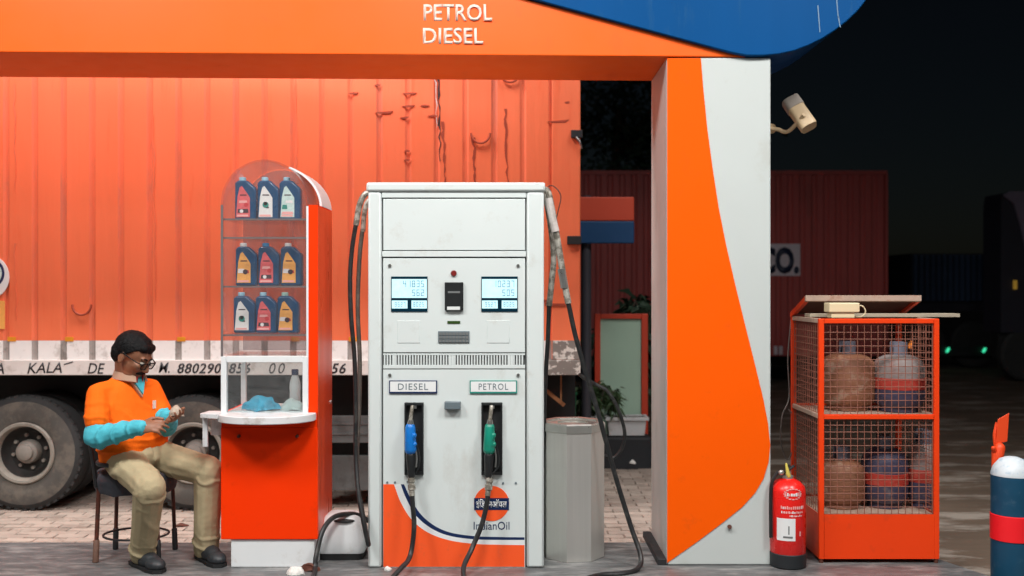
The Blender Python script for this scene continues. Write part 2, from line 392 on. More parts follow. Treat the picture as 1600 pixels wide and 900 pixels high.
# paving blocks behind the island: nearest ones in view are pieces, the others one mass
pv = struct(MB().box(-7, 1.45, 5.94, 10.4, -.0485, -.022).build('paving_bed', 'road', None, False))
bm_ = MB(); a, b_, h = .098, .046, .02
bm_.hexa([(-a, -b_, -h), (a, -b_, -h), (a, b_, -h), (-a, b_, -h), (-a + .004, -b_ + .004, 0), (a - .004, -b_ + .004, 0), (a - .004, b_ - .004, 0), (-a + .004, b_ - .004, 0)])
pm = bm_.mesh('paver'); pm.materials.append(M['paver'])
cells = []
row = 0; y = 5.99
while y < 10.3:
    x = -6.85 + (row % 2) * .1
    while x < 1.35:
        px, py = 800 + K * x / y, 450 + K * CZ / y
        vis = (px < 350 and py > 795) or (505 < px < 575 and 780 < py) or (940 < px < 1022 and py > 718)
        cells.append((vis and px > -12, py, x, y)); x += .2
    y += .096; row += 1
cells.sort(key=lambda c: (not c[0], -c[1]))
rest = MB()
for i, (vis, py, x, y) in enumerate(cells):
    dz = random.uniform(-.004, .004); rz = random.uniform(-.025, .025); t1 = random.uniform(-.02, .02); t2 = random.uniform(-.03, .03)
    if vis and i < 300:
        o = bpy.data.objects.new('paver', pm); COL.objects.link(o); o.parent = pv
        o.location = Vector((x, y, dz)) - ORG[pv]; o.rotation_euler = (t2, t1, rz)
    else:
        rest.add([(x + vx, y + vy, vz + dz + vx * t1) for vx, vy, vz in bm_.v], bm_.f)
o = rest.build('paver_field', 'paver', pv, False); o['kind'] = 'stuff'

# canopy roof over the forecourt with its light fittings, all above the picture
cv = struct(MB().box(-8.2, 5.6, -5.2, 8.2, CANOPY_Z + .12, CANOPY_Z + .75).build('forecourt_canopy', 'canopy_white', None, False))
for q in (MB().box(-8.28, 5.68, -5.28, -5.2, CANOPY_Z + .05, CANOPY_Z + .95), MB().box(-8.28, 5.68, 8.2, 8.28, CANOPY_Z + .05, CANOPY_Z + .95),
          MB().box(-8.28, -8.2, -5.19, 8.19, CANOPY_Z + .05, CANOPY_Z + .95), MB().box(5.6, 5.68, -5.19, 8.19, CANOPY_Z + .05, CANOPY_Z + .95)):
    q.build('fascia', 'canopy_trim', cv, False)
for cx, cy in ((-7.9, -4.6), (5.2, -4.6), (-7.9, 4.9)):
    MB().box(cx - .2, cx + .2, cy - .2, cy + .2, -.04, CANOPY_Z + .118).build('canopy_post', 'canopy_white', cv, False)
for lx, ly, wt in LAMPS:
    q = MB(); w = .62
    q.box(lx - w, lx + w, ly - w, ly - w + .04, CANOPY_Z - .02, CANOPY_Z + .119); q.box(lx - w, lx + w, ly + w - .04, ly + w, CANOPY_Z - .02, CANOPY_Z + .119)
    q.box(lx - w, lx - w + .04, ly - w + .04, ly + w - .04, CANOPY_Z - .02, CANOPY_Z + .119); q.box(lx + w - .04, lx + w, ly - w + .04, ly + w - .04, CANOPY_Z - .02, CANOPY_Z + .119)
    q.build('luminaire', 'steel', cv, False)
    ld = bpy.data.lights.new('canopy_lamp', 'AREA'); ld.shape = 'SQUARE'; ld.size = 1.12; ld.energy = wt; ld.color = (1, .98, .955)
    lo = bpy.data.objects.new('canopy_lamp', ld); COL.objects.link(lo); lo.location = (lx, ly, CANOPY_Z)

# ================================================================== GANTRY (portal beam, blue leaf end, column)
YG = 5.42
def sh(m):                                        # the portal stands a touch askew: its left end is nearer
    m.v = [(x, y - .028 * (1.28 - x), z) for x, y, z in m.v]; return m
gt = thing('portal_gantry', 'orange portal beam with blue rounded end on a white column with orange swoosh', 'gantry', (1.1, 5.7, ISL))
zb = PZ(89, YG)
orange = [(-5.0, zb), (PX(1166, YG), zb), (PX(1000, YG), zb + .155), (PX(815, YG), zb + .31), (PX(500, YG), zb + .62), (-5.0, zb + 1.25)]
sh(MB().prism(orange, YG, YG + .64)).build('beam', 'orange_gantry', gt, False, bevel=.006)
blue = [(420, -150), (640, -52), (815, -1), (910, 24), (1000, 47.5), (1090, 71), (1140, 84), (1165, 88.5), (1190, 88.5), (1216, 86), (1240, 80.5), (1262, 72), (1284, 61), (1304, 48), (1322, 34), (1338, 19), (1350, 4), (1361, -15), (1370, -45), (1374, -90), (1366, -150), (1330, -215), (1270, -250), (420, -260)]
sh(MB().prism([(PX(x, YG), PZ(y, YG)) for x, y in blue], YG - .03, YG + .66)).build('rounded_end', 'blue_gantry', gt, True, bevel=.006, sharp=30)
# pale scrape marks run down the blue end
for px, y0, y1 in ((1275, 10, 52), (1304, -4, 30), (1307, 26, 44)):
    sh(MB().prism([(PX(px, YG), PZ(y0, YG)), (PX(px + 2, YG), PZ(y0, YG)), (PX(px + 5, YG), PZ(y1, YG)), (PX(px + 3.4, YG), PZ(y1, YG))], YG - .0325, YG - .0305)).build('scrape', 'scrape', gt, False)
c0, c1 = PX(1042, YG), PX(1204.5, YG)
def column(x0, x1, name='column'):
    MB().box(x0 + .004, x1, YG + .003, YG + .61, ISL + .002, zb - .003).build(name, 'white_panel', gt, False, bevel=.006)
    MB().box(x0, x0 + .0035, YG + .012, YG + .6, ISL + .003, zb - .006).build('side_cladding', 'grey_side', gt, False)
    MB().box(x0 - .05, x0 - .001, YG + .0, YG + .62, ISL - .002, ISL + .035).build('base_plate', 'chassis', gt, False, bevel=.004)
column(c0, c1); column(-4.9, -4.3)
sw = [(1042.5, 91), (1095, 91), (1099, 140), (1105, 200), (1113, 260), (1123, 325), (1135, 385), (1150, 450), (1166, 515), (1181, 575), (1193, 625), (1200, 662), (1203.5, 695), (1201, 722), (1193, 748), (1180, 770), (1160, 792), (1130, 816), (1090, 846), (1043, 879), (1042.5, 879)]
MB().prism([(PX(x, YG), PZ(y, YG)) for x, y in sw], YG - .001, YG + .0025).build('swoosh', 'orange_swoosh', gt, False)
MB().cyl(P(1140, 823, YG + .0025), P(1140, 823, YG - .012), .012, n=10).build('bolt', 'rust_dark', gt)
yt = YG - .0415
text('PETROL', PX(662, yt), PX(769, yt), PZ(33, yt), PZ(7, yt), yt - .005, 'lettering', 'letter_white', gt, .003, bold=.014)
text('DIESEL', PX(661, yt), PX(755, yt), PZ(69, yt), PZ(44, yt), yt - .005, 'lettering', 'letter_white', gt, .003, bold=.014)

# ================================================================== DISPENSER
YP = 5.37
def x_(p): return PX(p, YP)
def z_(p): return PZ(p, YP)
pu = thing('fuel_dispenser', 'tall white petrol and diesel pump with two lit screens and orange swoosh', 'fuel pump', (x_(712), YP + .25, ISL))
MB().box(x_(579), x_(846), YP + .03, YP + .5, ISL + .001, z_(296)).build('housing', 'pump_white_dirty', pu, False, bevel=.01)
MB().box(x_(575), x_(596), YP - .005, YP + .52, ISL + .002, z_(300)).build('post', 'pump_white', pu, True, bevel=.012)
MB().box(x_(823), x_(850), YP - .005, YP + .52, ISL + .002, z_(300)).build('post', 'pump_white', pu, True, bevel=.012)
MB().box(x_(572.5), x_(852), YP - .012, YP + .53, z_(299.5), z_(285)).build('top_cap', 'pump_white', pu, True, bevel=.012)
MB().box(x_(596.5), x_(822.5), YP + .001, YP + .028, z_(309), z_(299.8)).build('header_rail', 'pump_white', pu, True, bevel=.003)
MB().box(x_(596.5), x_(822.5), YP + .022, YP + .029, ISL + .004, z_(309.4)).build('back_plate', 'chassis_grey', pu, False)
def panel(name, p0, p1, q0, q1, dep=.006, m='pump_white', bv=.003): 
    return MB().box(x_(p0), x_(p1), YP + dep, YP + .0215, z_(q1), z_(q0)).build(name, m, pu, True, bevel=bv)
panel('upper_panel', 598.5, 820.5, 310.5, 391)
panel('rail', 597, 822, 392.5, 401.5, .0)
mp_ = panel('display_panel', 598.5, 820.5, 403.5, 551)
for px in (609, 809.5):
    for py in (415, 586):
        MB().cyl(P(px, py, YP + .006), P(px, py, YP - .001), .009, n=10).build('screw', 'steel', pu)
# screens: bezel, glowing fields, dark digits
for k, (px0, px1) in enumerate(((611, 668), (752, 809))):
    yq = YP + .0055
    bz = MB().box(x_(px0), x_(px1), yq - .004, yq, z_(487), z_(432)).build('screen', 'screen_dark', pu, False)
    for (u0, u1, v0, v1) in ((.02, .98, 436, 465.5), (.02, .45, 469.5, 482), (.56, .98, 469.5, 482)):
        MB().box(x_(px0 + 57 * u0), x_(px0 + 57 * u1), yq - .0048, yq - .004, z_(v1), z_(v0)).build('lit_field', 'screen_glow', bz, False)
    dg = MB(); rr = random.Random(5 + k)
    seg = [(0, .9, 1, 1), (0, 0, 1, .1), (0, .45, 1, .55), (0, .5, .18, 1), (0, 0, .18, .5), (.82, .5, 1, 1), (.82, 0, 1, .5)]
    D = {'0': '0134 56', '1': '56', '2': '01245', '3': '01256', '5': '01236', '7': '056', '8': '0123456', '9': '012356', '4': '2356', '6': '012346'}
    def digits(sx, sz, w, h_, st, strg):
        for i, ch in enumerate(strg):
            for c in D[ch]:
                if c == ' ': continue
                a0, b0, a1, b1 = seg[int(c)]
                ax = x_(sx + i * st); dx = (x_(sx + w) - x_(sx)); dz = z_(sz) - z_(sz + h_)
                lo_, hi_ = min(b0, b1), max(b0, b1)
                dg.box(ax + a0 * dx, ax + a1 * dx, yq - .0052, yq - .0048, z_(sz + h_) + lo_ * dz, z_(sz + h_) + hi_ * dz)
    digits(px0 + 19, 438.5, 4.4, 10, 7, '41835' if k == 0 else '10237')
    digits(px0 + 33, 452.5, 4.4, 10, 7, '562' if k == 0 else '505')
    digits(px0 + 6, 472, 2.6, 7, 4.6, '9527'); digits(px0 + 35, 472, 2.6, 7, 4.6, '8025')
    dg.build('digits', 'screen_digit', bz, False)['kind'] = 'stuff'
    # blank square cover below each screen, outlined by a shallow lip
    cx0, cx1 = (621, 656) if k == 0 else (761, 796)
    MB().box(x_(cx0), x_(cx1), YP + .0035, YP + .0062, z_(536), z_(501)).build('blank_cover', 'pump_white', pu, True, bevel=.002)
MB().cyl(P(709, 427, YP + .006), P(709, 427, YP - .004), .017, .014, 20).build('red_indicator', 'led_red', pu)
cr = MB().box(x_(695), x_(724), YP - .012, YP + .006, z_(485), z_(441)).build('card_reader', 'decal_grey' if 0 else 'plastic_black', pu, True, bevel=.003)
MB().box(x_(700), x_(719), YP - .0135, YP - .012, z_(458), z_(455)).build('print', 'key_grey', cr, False)
MB().box(x_(699), x_(719), YP - .016, YP - .0121, z_(484), z_(479)).build('slot', 'cap_white', cr, False)
MB().box(x_(699), x_(719), YP + .002, YP + .0062, z_(505.5), z_(501.5)).build('small_lcd', 'lcd_green', pu, False)
kp = MB().box(x_(684.5), x_(733.5), YP + .0005, YP + .0062, z_(535.5), z_(517.5)).build('keypad', 'decal_grey', pu, True, bevel=.001)
kk = MB()
for i in range(9):
    for j in range(3):
        kk.box(x_(686 + i * 5.25), x_(690 + i * 5.25), YP - .003, YP + .0006, z_(523.5 + j * 5.6), z_(519.3 + j * 5.6))
kk.build('keys', 'key_grey', kp, False)['kind'] = 'stuff'
# ventilation strip
panel('vent_frame', 598.5, 820.5, 570.5, 576, .006, bv=.001); panel('vent_frame', 598.5, 820.5, 552.5, 555, .006, bv=.001)
vg = MB(); i = 0; px = 599.5
while px < 819:
    if not (610 < px < 616 or 700 < px < 706 or 790 < px < 798): vg.box(x_(px), x_(px + 2.3), YP + .006, YP + .0214, z_(570.4), z_(555.1))
    else: vg.box(x_(px), x_(px + 4.1), YP + .006, YP + .0214, z_(570.4), z_(555.1))
    px += 4.4
vg.build('vent_grille', 'pump_white', pu, False)['kind'] = 'stuff'
# lower door with two nozzle pockets cut through
def lbox(p0, p1, q0, q1): lp.box(x_(p0), x_(p1), YP + .006, YP + .0215, z_(q1), z_(q0))
lp = MB(); x_b = [598.5, 632, 662, 752, 785, 820.5]; y_b = [577.5, 629, 742, 887]
vv = {}; vl = []; fl = []
for d in (0, 1):
    for j, qy in enumerate(y_b):
        for i, qx in enumerate(x_b):
            vv[d, i, j] = len(vl); vl.append((x_(qx), YP + (.006 if d == 0 else .0215), z_(qy)))
hole = {(1, 1), (3, 1)}
for j in range(3):
    for i in range(5):
        if (i, j) in hole:
            for (a, b), (c, d) in (((i, j), (i + 1, j)), ((i + 1, j), (i + 1, j + 1)), ((i + 1, j + 1), (i, j + 1)), ((i, j + 1), (i, j))):
                fl.append((vv[0, a, b], vv[0, c, d], vv[1, c, d], vv[1, a, b]))
        else:
            fl.append((vv[0, i, j], vv[0, i + 1, j], vv[0, i + 1, j + 1], vv[0, i, j + 1])); fl.append((vv[1, i, j], vv[1, i, j + 1], vv[1, i + 1, j + 1], vv[1, i + 1, j]))
for i in range(5):
    for j in (0, 3): fl.append((vv[0, i, j], vv[0, i + 1, j], vv[1, i + 1, j], vv[1, i, j]))
for j in range(3):
    for i in (0, 5): fl.append((vv[0, i, j], vv[0, i, j + 1], vv[1, i, j + 1], vv[1, i, j]))
lp.add(vl, fl); lp.build('lower_door', 'pump_door', pu, False)
for p0, p1 in ((632, 662), (752, 785)):
    nb = MB(); e = 1.6
    nb.box(x_(p0 + .2), x_(p0 + e + 1), YP - .012, YP + .0205, z_(741.5), z_(629.5)); nb.box(x_(p1 - e - 1), x_(p1 - .2), YP - .012, YP + .0205, z_(741.5), z_(629.5))
    nb.box(x_(p0 + e + 1), x_(p1 - e - 1), YP - .012, YP + .0205, z_(633), z_(629.5)); nb.box(x_(p0 + e + 1), x_(p1 - e - 1), YP - .012, YP + .0205, z_(741.5), z_(737))
    nb.box(x_(p1 - 12), x_(p1 - 9), YP - .006, YP + .0205, z_(736), z_(672))
    pk = nb.build('nozzle_pocket', 'plastic_black', pu, False)
    MB().box(x_(p0 + e + 1), x_(p1 - e - 1), YP + .016, YP + .0212, z_(737), z_(633)).build('pocket_back', 'gap_black', pk, False)
    MB().box(x_((p0 + p1) / 2 - 4), x_((p0 + p1) / 2 + 4), YP - .016, YP + .01, z_(638), z_(633.5)).build('nozzle_rest', 'steel', pk, False)
for s_, p0, p1, edge in (('DIESEL', 608, 683, 'decal_navy'), ('PETROL', 734, 808, 'mark_green')):
    pl = MB().box(x_(p0), x_(p1), YP - .002, YP + .0055, z_(614.5), z_(594.5)).build('grade_plate', edge, pu, False)
    MB().box(x_(p0 + 1.6), x_(p1 - 1.8), YP - .0035, YP - .002, z_(612), z_(596)).build('plate_face', 'decal_white', pl, False)
    text(s_, x_(p0 + 14), x_(p1 - 14), z_(609), z_(599), YP - .0036, 'lettering', 'decal_grey', pl, .001, space=1.15)
MB().box(x_(695), x_(720), YP - .03, YP + .006, z_(639), z_(627)).build('latch', 'decal_grey', pu, True, bevel=.004)
# swoosh decal: orange field, white line, navy line
def curve(pts): return [(p.x, p.y) for p in catmull([Vector((a, b, 0)) for a, b in pts], 6)]
nav_t = curve([(631, 757), (640, 776), (655, 801), (676, 820), (702, 832), (740, 838), (782, 839.5), (819.5, 840)])
nav_b = curve([(636 - 10, 757), (634, 778), (650, 806), (674, 826), (702, 837.5), (740, 843), (782, 844), (819.5, 844)])
whi_b = curve([(615.5, 757), (626, 785), (643, 812), (668, 832), (700, 844), (740, 850), (782, 851.5), (819.5, 852)])
def decal(name, m, pts, lay): MB().prism([(x_(a), z_(b)) for a, b in pts], YP + .0058 - .0012 * (lay + 1), YP + .0058 - .0012 * lay).build(name, m, pu, False)
decal('swoosh_field', 'decal_orange', [(594.5 + 4.3, 757)] + whi_b + [(819.5, 886), (598.8, 886)], 0)
decal('swoosh_line', 'decal_white', nav_b + whi_b[::-1], 0)
decal('swoosh_edge', 'decal_navy', nav_t + nav_b[::-1], 0)
# emblem: orange disc, navy bar, white letters, name below
cx, cy, rr = 768, 787, 27.5
em = MB().cyl((x_(cx), YP + .0058, z_(cy)), (x_(cx), YP + .004, z_(cy)), rr * YP / K, n=48).build('emblem', 'decal_orange', pu, False)
MB().prism([(x_(cx - 27.3), z_(778.5)), (x_(cx + 27.3), z_(778.5)), (x_(cx + 27.3), z_(797)), (x_(cx - 27.3), z_(797))], YP + .0028, YP + .004).build('emblem_bar', 'decal_navy', em, False)
text('इंिडयनऑयल', x_(cx - 24), x_(cx + 24), z_(795), z_(780), YP + .0028, 'lettering', 'decal_white', em, .001, bold=.015)
text('IndianOil', x_(740), x_(796), z_(828), z_(815.5), YP + .0056, 'lettering', 'decal_navy', pu, .001)

for px, py in ((786, 755), (806, 755), (605, 754), (617, 754), (637, 753)):
    MB().cyl((x_(px), YP + .006, z_(py)), (x_(px), YP + .002, z_(py)), .006, n=8).build('rivet', 'decal_grey', pu)
# nozzles and hoses
def nozzle(name, label, px, m, hose, lean):
    y0 = YP - .035
    t = thing(name, label, 'fuel nozzle', P(px, 742, y0))
    b = MB()
    b.cap(P(px, 668, y0), P(px + lean * .3, 702, y0 - .006), .027, .033, 14); b.cap(P(px, 664, y0), P(px, 676, y0), .018, .028, 12)
    b.cap(P(px + 2, 690, y0 - .012), P(px + 6, 680, y0 - .02), .016, .014, 10); b.cap(P(px + 3, 702, y0 - .01), P(px + 7, 694, y0 - .02), .014, .012, 10)
    b.build('grip_cover', m, t)
    MB().tube([P(px, 666, y0), P(px + 1, 652, y0 + .002), P(px + 2.5, 640, y0 + .01), P(px + 3.5, 634.5, y0 + .02)], .0105, 10).build('spout', 'grimy_metal', t)
    MB().cyl(P(px + .4, 664, y0), P(px + .9, 656, y0), .019, .014, 12).build('spout_nut', 'steel', t)
    MB().cap(P(px + lean * .4, 712, y0 - .004), P(px + lean, 742, y0 - .006), .027, .021, 12).build('handle', 'plastic_black', t)
    MB().tube([P(px + 10, 694, y0 - .01), P(px + 14, 712, y0 - .012), P(px + 13, 730, y0 - .012), P(px + lean + 6, 741, y0 - .008)], .0045, 6).build('trigger_guard', 'plastic_black', t)
    MB().tube([P(px + 8, 700, y0 - .01), P(px + 10, 716, y0 - .012), P(px + 9, 730, y0 - .012)], .005, 6).build('trigger', 'steel', t)
    hp = [Vector(q) for q in hose]
    d = (hp[1] - hp[0]).normalized()
    MB().lathe([(.016, -.035), (.02, -.033), (.02, -.012), (.016, -.01), (.016, 0), (.021, .003), (.021, .028), (.015, .03), (.015, .06)], hp[0], d, 14).build('swivel', 'grimy_metal', t)
    MB().tube(hp, .0135, 10, 8).build('hose', 'rubber', t)
    return t
fl = ISL + .016
nozzle('fuel_nozzle', 'blue diesel nozzle hanging in the left pocket of the white pump', 641, 'nozzle_blue',
       [P(643, 757, YP - .05), P(645, 790, YP - .07), P(647, 825, YP - .09), P(641, 868, YP - .13), Vector((-.57, 5.12, ISL + .07)), Vector((-.66, 4.98, fl)),
        Vector((-.83, 4.9, fl)), Vector((-1.0, 5.02, fl)), P(492, 893, 5.27), P(494, 868, 5.33), P(505, 828, 5.40), P(522, 808, 5.48), P(545, 803, 5.56), P(562, 806, 5.6), P(578, 815, 5.62)], 2)
nozzle('fuel_nozzle', 'green petrol nozzle hanging in the right pocket of the white pump', 765, 'nozzle_green',
       [P(764, 757, YP - .05), P(760, 790, YP - .07), P(752, 822, YP - .09), P(737, 858, YP - .13), Vector((-.25, 5.12, ISL + .06)), Vector((-.2, 4.98, fl)), Vector((0, 4.93, fl)), Vector((.3, 5.05, fl)),
        P(935, 899, 5.2), P(975, 896, 5.24), P(997, 888, 5.3), P(1001, 868, 5.36), P(985, 820, 5.42), P(962, 745, 5.45), P(936, 650, 5.46), P(912, 570, 5.46), P(898, 520, 5.46), P(889, 478, 5.46), P(884, 462, 5.46)], -2)
# grimy upper hose arms and the side hoses of the pump
def hose(name, pts, r, m='rubber', n=10): return MB().tube(pts, r, n, 8).build(name, m, pu)
hose('hose_arm', [P(846, 296, 5.5), P(856, 300, 5.47), P(862, 325, 5.46), P(871, 375, 5.46), P(880, 430, 5.46), P(888, 474, 5.46)], .0185, 'grimy_metal')
hose('hose_arm', [P(846, 300, 5.56), P(853, 312, 5.55), P(860, 350, 5.55), P(865, 400, 5.55), P(862, 440, 5.55), P(858, 478, 5.55)], .0165, 'grimy_metal')
hose('hose_sheath', [P(857, 310, 5.46), P(864, 345, 5.455), P(868, 362, 5.455)], .0225, 'rail_white'); hose('hose_sheath', [P(877, 420, 5.455), P(880, 436, 5.455), P(882, 450, 5.455)], .022, 'steel')
hose('side_hose', [P(858, 476, 5.55), P(856, 530, 5.55), P(852, 600, 5.56), P(850, 680, 5.58), P(852, 780, 5.7)], .0125)
hose('side_hose', [P(846, 300, 5.8), P(862, 290, 5.8), P(876, 305, 5.8), P(872, 330, 5.8), P(868, 345, 5.8)], .003, 'rubber', 6)
hose('side_hose', [P(930, 600, 5.75), P(950, 612, 5.75), P(966, 640, 5.75), P(976, 675, 5.75), P(972, 700, 5.75), P(958, 716, 5.75), P(944, 712, 5.75)], .0105)
hose('side_hose', [P(905, 585, 5.7), P(915, 592, 5.72), P(930, 600, 5.75)], .0105)
hose('hose_arm', [P(580, 300, 5.5), P(570, 304, 5.5), P(562, 320, 5.5), P(556, 352, 5.5)], .0165, 'grimy_metal')
hose('hose_arm', [P(580, 310, 5.62), P(573, 318, 5.62), P(569, 336, 5.62), P(567, 362, 5.62)], .0145, 'grimy_metal')
hose('side_hose', [P(557, 345, 5.5), P(550, 390, 5.5), P(547, 440, 5.48), P(549, 500, 5.46), P(554, 560, 5.45), P(556, 640, 5.43), P(556, 710, 5.41), P(560, 770, 5.35), P(568, 815, 5.31), P(574.5, 846, 5.3), P(576, 851, 5.31), P(575, 845, 5.33), P(569, 815, 5.36), P(563, 780, 5.42)], .0125)
hose('side_hose', [P(567, 355, 5.62), P(562, 400, 5.62), P(559, 480, 5.6), P(562, 560, 5.58), P(561, 640, 5.55), P(558, 700, 5.5), P(559, 760, 5.46), P(566, 800, 5.44)], .0125, 'rubber_grey')

# ================================================================== KIOSK
YK = 5.37
def kx(p): return PX(p, YK)
def kz(p): return PZ(p, YK)
YB = YK + .42
ki = thing('display_kiosk', 'orange sales kiosk with arched clear oil display and round white counter', 'kiosk', (kx(420), YK + .2, ISL))
MB().box(kx(360), kx(491), YK + .01, YB - .02, ISL + .001, kz(843.5)).build('plinth', 'kiosk_white', ki, False, bevel=.004)
MB().box(kx(345), kx(496), YK, YB, kz(843), kz(668)).build('cabinet', 'kiosk_orange', ki, False, bevel=.004)
MB().box(kx(346), kx(495), YK + .002, YB - .002, kz(667.8), kz(645)).build('cabinet_top', 'kiosk_orange', ki, False)
MB().box(kx(496.05), kx(497), YK + .004, YB - .002, kz(842), kz(322)).build('side_skin', 'kiosk_side', ki, False)
MB().box(kx(482), kx(496), YK + .001, YB - .001, kz(644.6), kz(320)).build('side_pillar', 'kiosk_orange', ki, False)
MB().box(kx(478.6), kx(481.8), YK + .0, YB, kz(639), kz(322)).build('white_edge', 'kiosk_white', ki, False)
# rounded shoulder linking pillar and dome
sw_o = [(413 + 83.5 * math.cos(R(t_)), 322 - 71 * math.sin(R(t_))) for t_ in range(2, 71, 6)]
sw_i = [(413 + 80 * math.cos(R(t_)), 322 - 68 * math.sin(R(t_))) for t_ in range(2, 71, 6)]
MB().prism([(kx(p_), kz(q_)) for p_, q_ in sw_o + sw_i[::-1]], YK + .12, YB - .003).build('shoulder', 'kiosk_white', ki, True)
# clear arched front, back and curved roof
def arch(r, zo):
    return [(413 + r * math.cos(R(a)), 318 - (r + zo) * math.sin(R(a))) for a in range(0, 181, 10)]
fr = arch(67, 1) + [(346, 555), (480 - 1.5, 555)]
MB().prism([(kx(a), kz(b)) for a, b in [(478, 318)] + arch(65, 1)[1:] + [(347.5, 555), (478, 555)]], YK + .004, YK + .008).build('front_pane', 'acrylic', ki, True)
MB().prism([(kx(a), kz(b)) for a, b in [(478, 318)] + arch(65, 1)[1:] + [(347.5, 555), (478, 555)]], YB - .012, YB - .008).build('back_pane', 'acrylic_back', ki, True)
o_, i_ = arch(68, 1), arch(66.6, 1)
MB().prism([(kx(a), kz(b)) for a, b in o_ + i_[::-1]], YK, YB - .004).build('dome_roof', 'acrylic', ki, True)
MB().prism([(kx(a), kz(b)) for a, b in ((345, 318), (346.8, 318), (346.8, 555), (345, 555))], YK, YB - .004).build('side_pane', 'acrylic', ki, False)
for q in (342, 371, 447.5, 523.5):
    s_h = MB().box(kx(347.2), kx(478.4), YK + .0165, YB - .014, kz(q + 1.6), kz(q - .8)).build('shelf', 'acrylic', ki, False)
    MB().box(kx(347.2), kx(478.4), YK + .012, YK + .016, kz(q + 1.8), kz(q - .9)).build('shelf_edge', 'shelf_grey', s_h, False)
MB().box(kx(345.1), kx(348.5), YK - .003, YK + .003, kz(557), kz(320)).build('edge_strip', 'shelf_grey', ki, False)
# glass box below the display
def bar(p0, p1, q0, q1, y0, y1, nm='box_frame'): MB().box(kx(p0), kx(p1), y0, y1, kz(q1), kz(q0)).build(nm, 'kiosk_white', ki, False, bevel=.002)
bar(345.5, 354, 557, 645, YK - .006, YK + .03); bar(473, 481.5, 557, 645, YK - .006, YK + .03)
bar(354.1, 472.9, 556.5, 566, YK - .005, YK + .03); MB().box(kx(345.8), kx(481.2), YK + .031, YB - .02, kz(557.8), kz(555.6)).build('box_roof', 'acrylic', ki, False)
bar(345.5, 353.5, 558.5, 645, YB - .03, YB - .001); bar(473.2, 481.5, 558.5, 645, YB - .03, YB - .001)
MB().box(kx(354.2), kx(472.8), YK + .006, YK + .01, kz(645), kz(566.2)).build('box_pane', 'pane_clear', ki, False)
MB().box(kx(354.5), kx(472.5), YK + .031, YB - .031, kz(645) + .001, kz(645) + .006).build('box_floor', 'table_white', ki, False)
# round counter
out = []
for i in range(25):
    t = math.pi * i / 24; out.append((kx(418) + (kx(494) - kx(418)) * math.cos(t) * 1.0, YK - .012 - .19 * math.sin(t)))
cnt = [(kx(494), YK + .06)] + out + [(kx(342), YK + .06)]
zt = .988
MB().slab(cnt, zt - .04, zt).build('counter', 'table_white', ki, True, bevel=.004)
MB().slab([(kx(318), YK - .06), (kx(348), YK - .10), (kx(352), YK + .05), (kx(322), YK + .05)], zt - .022, zt + .004).build('counter_flap', 'table_white', ki, False, bevel=.003)
MB().box(kx(319), kx(327), YK - .03, YK - .015, kz(697), kz(651.5)).build('flap_bracket', 'table_white', ki, False, bevel=.002)
MB().box(kx(327.2), kx(344.8), YK + .02, YK + .06, kz(681), kz(656)).build('flap_box', 'table_white', ki, False, bevel=.003)
for px in (374, 465): MB().lathe([(.004, 0), (.009, .004), (.009, .02), (.004, .026)], P(px, 681, YK), (0, -1, 0), 10).build('knob', 'rust_dark', ki)
MB().cyl(P(514.5, 628, YB - .05), P(518, 628, YB - .05), .012, n=10).build('side_bolt', 'steel', ki)
# things lying in the glass box
def crumple(name, label, cat, pts, m, seed, amp=.012, group=None):
    b = MB(); b.rings(pts, True); me = b.mesh(name); bm = bmesh.new(); bm.from_mesh(me)
    bmesh.ops.subdivide_edges(bm, edges=bm.edges, cuts=4, use_grid_fill=True)
    for v in bm.verts:
        nz = noise.noise_vector(v.co * 22 + Vector((seed, 0, 0))); v.co += nz * amp
    bm.to_mesh(me); bm.free()
    return tag(finish(me, name, m, None, True, sharp=75), label, cat, group)
def blobring(c, r, n=8): return [[c + Vector((r[0] * s * math.cos(2 * math.pi * k / n), r[1] * s * math.sin(2 * math.pi * k / n), h * r[2])) for k in range(n)] for h, s in ((0, 1), (.35, .95), (.75, .6), (1, .2))]
crumple('cloth', 'crumpled bright blue cloth on the counter behind the glass', 'cloth', blobring(P(408, 640, 5.44) , (.105, .05, .075)), 'cloth_blue', 3, .016)
crumple('cloth', 'folded pale cloth lying under the small bottle in the glass box', 'cloth', blobring(P(458, 640, 5.45), (.07, .05, .06)), 'cloth_pale', 9, .012)
b = thing('water_bottle', 'small clear bottle with dark blue cap standing in the glass box', 'bottle', P(461, 640, 5.62))
z0 = 1.0; o = P(461, 640, 5.62); 
MB().lathe([(.026, .0), (.03, .005), (.03, .10), (.032, .12), (.03, .15), (.022, .18), (.016, .195)], o, n=18).build('body', 'cap_white', b)
MB().lathe([(.019, .196), (.02, .2), (.02, .225), (.017, .228)], o, n=16).build('cap', 'decal_navy', b)
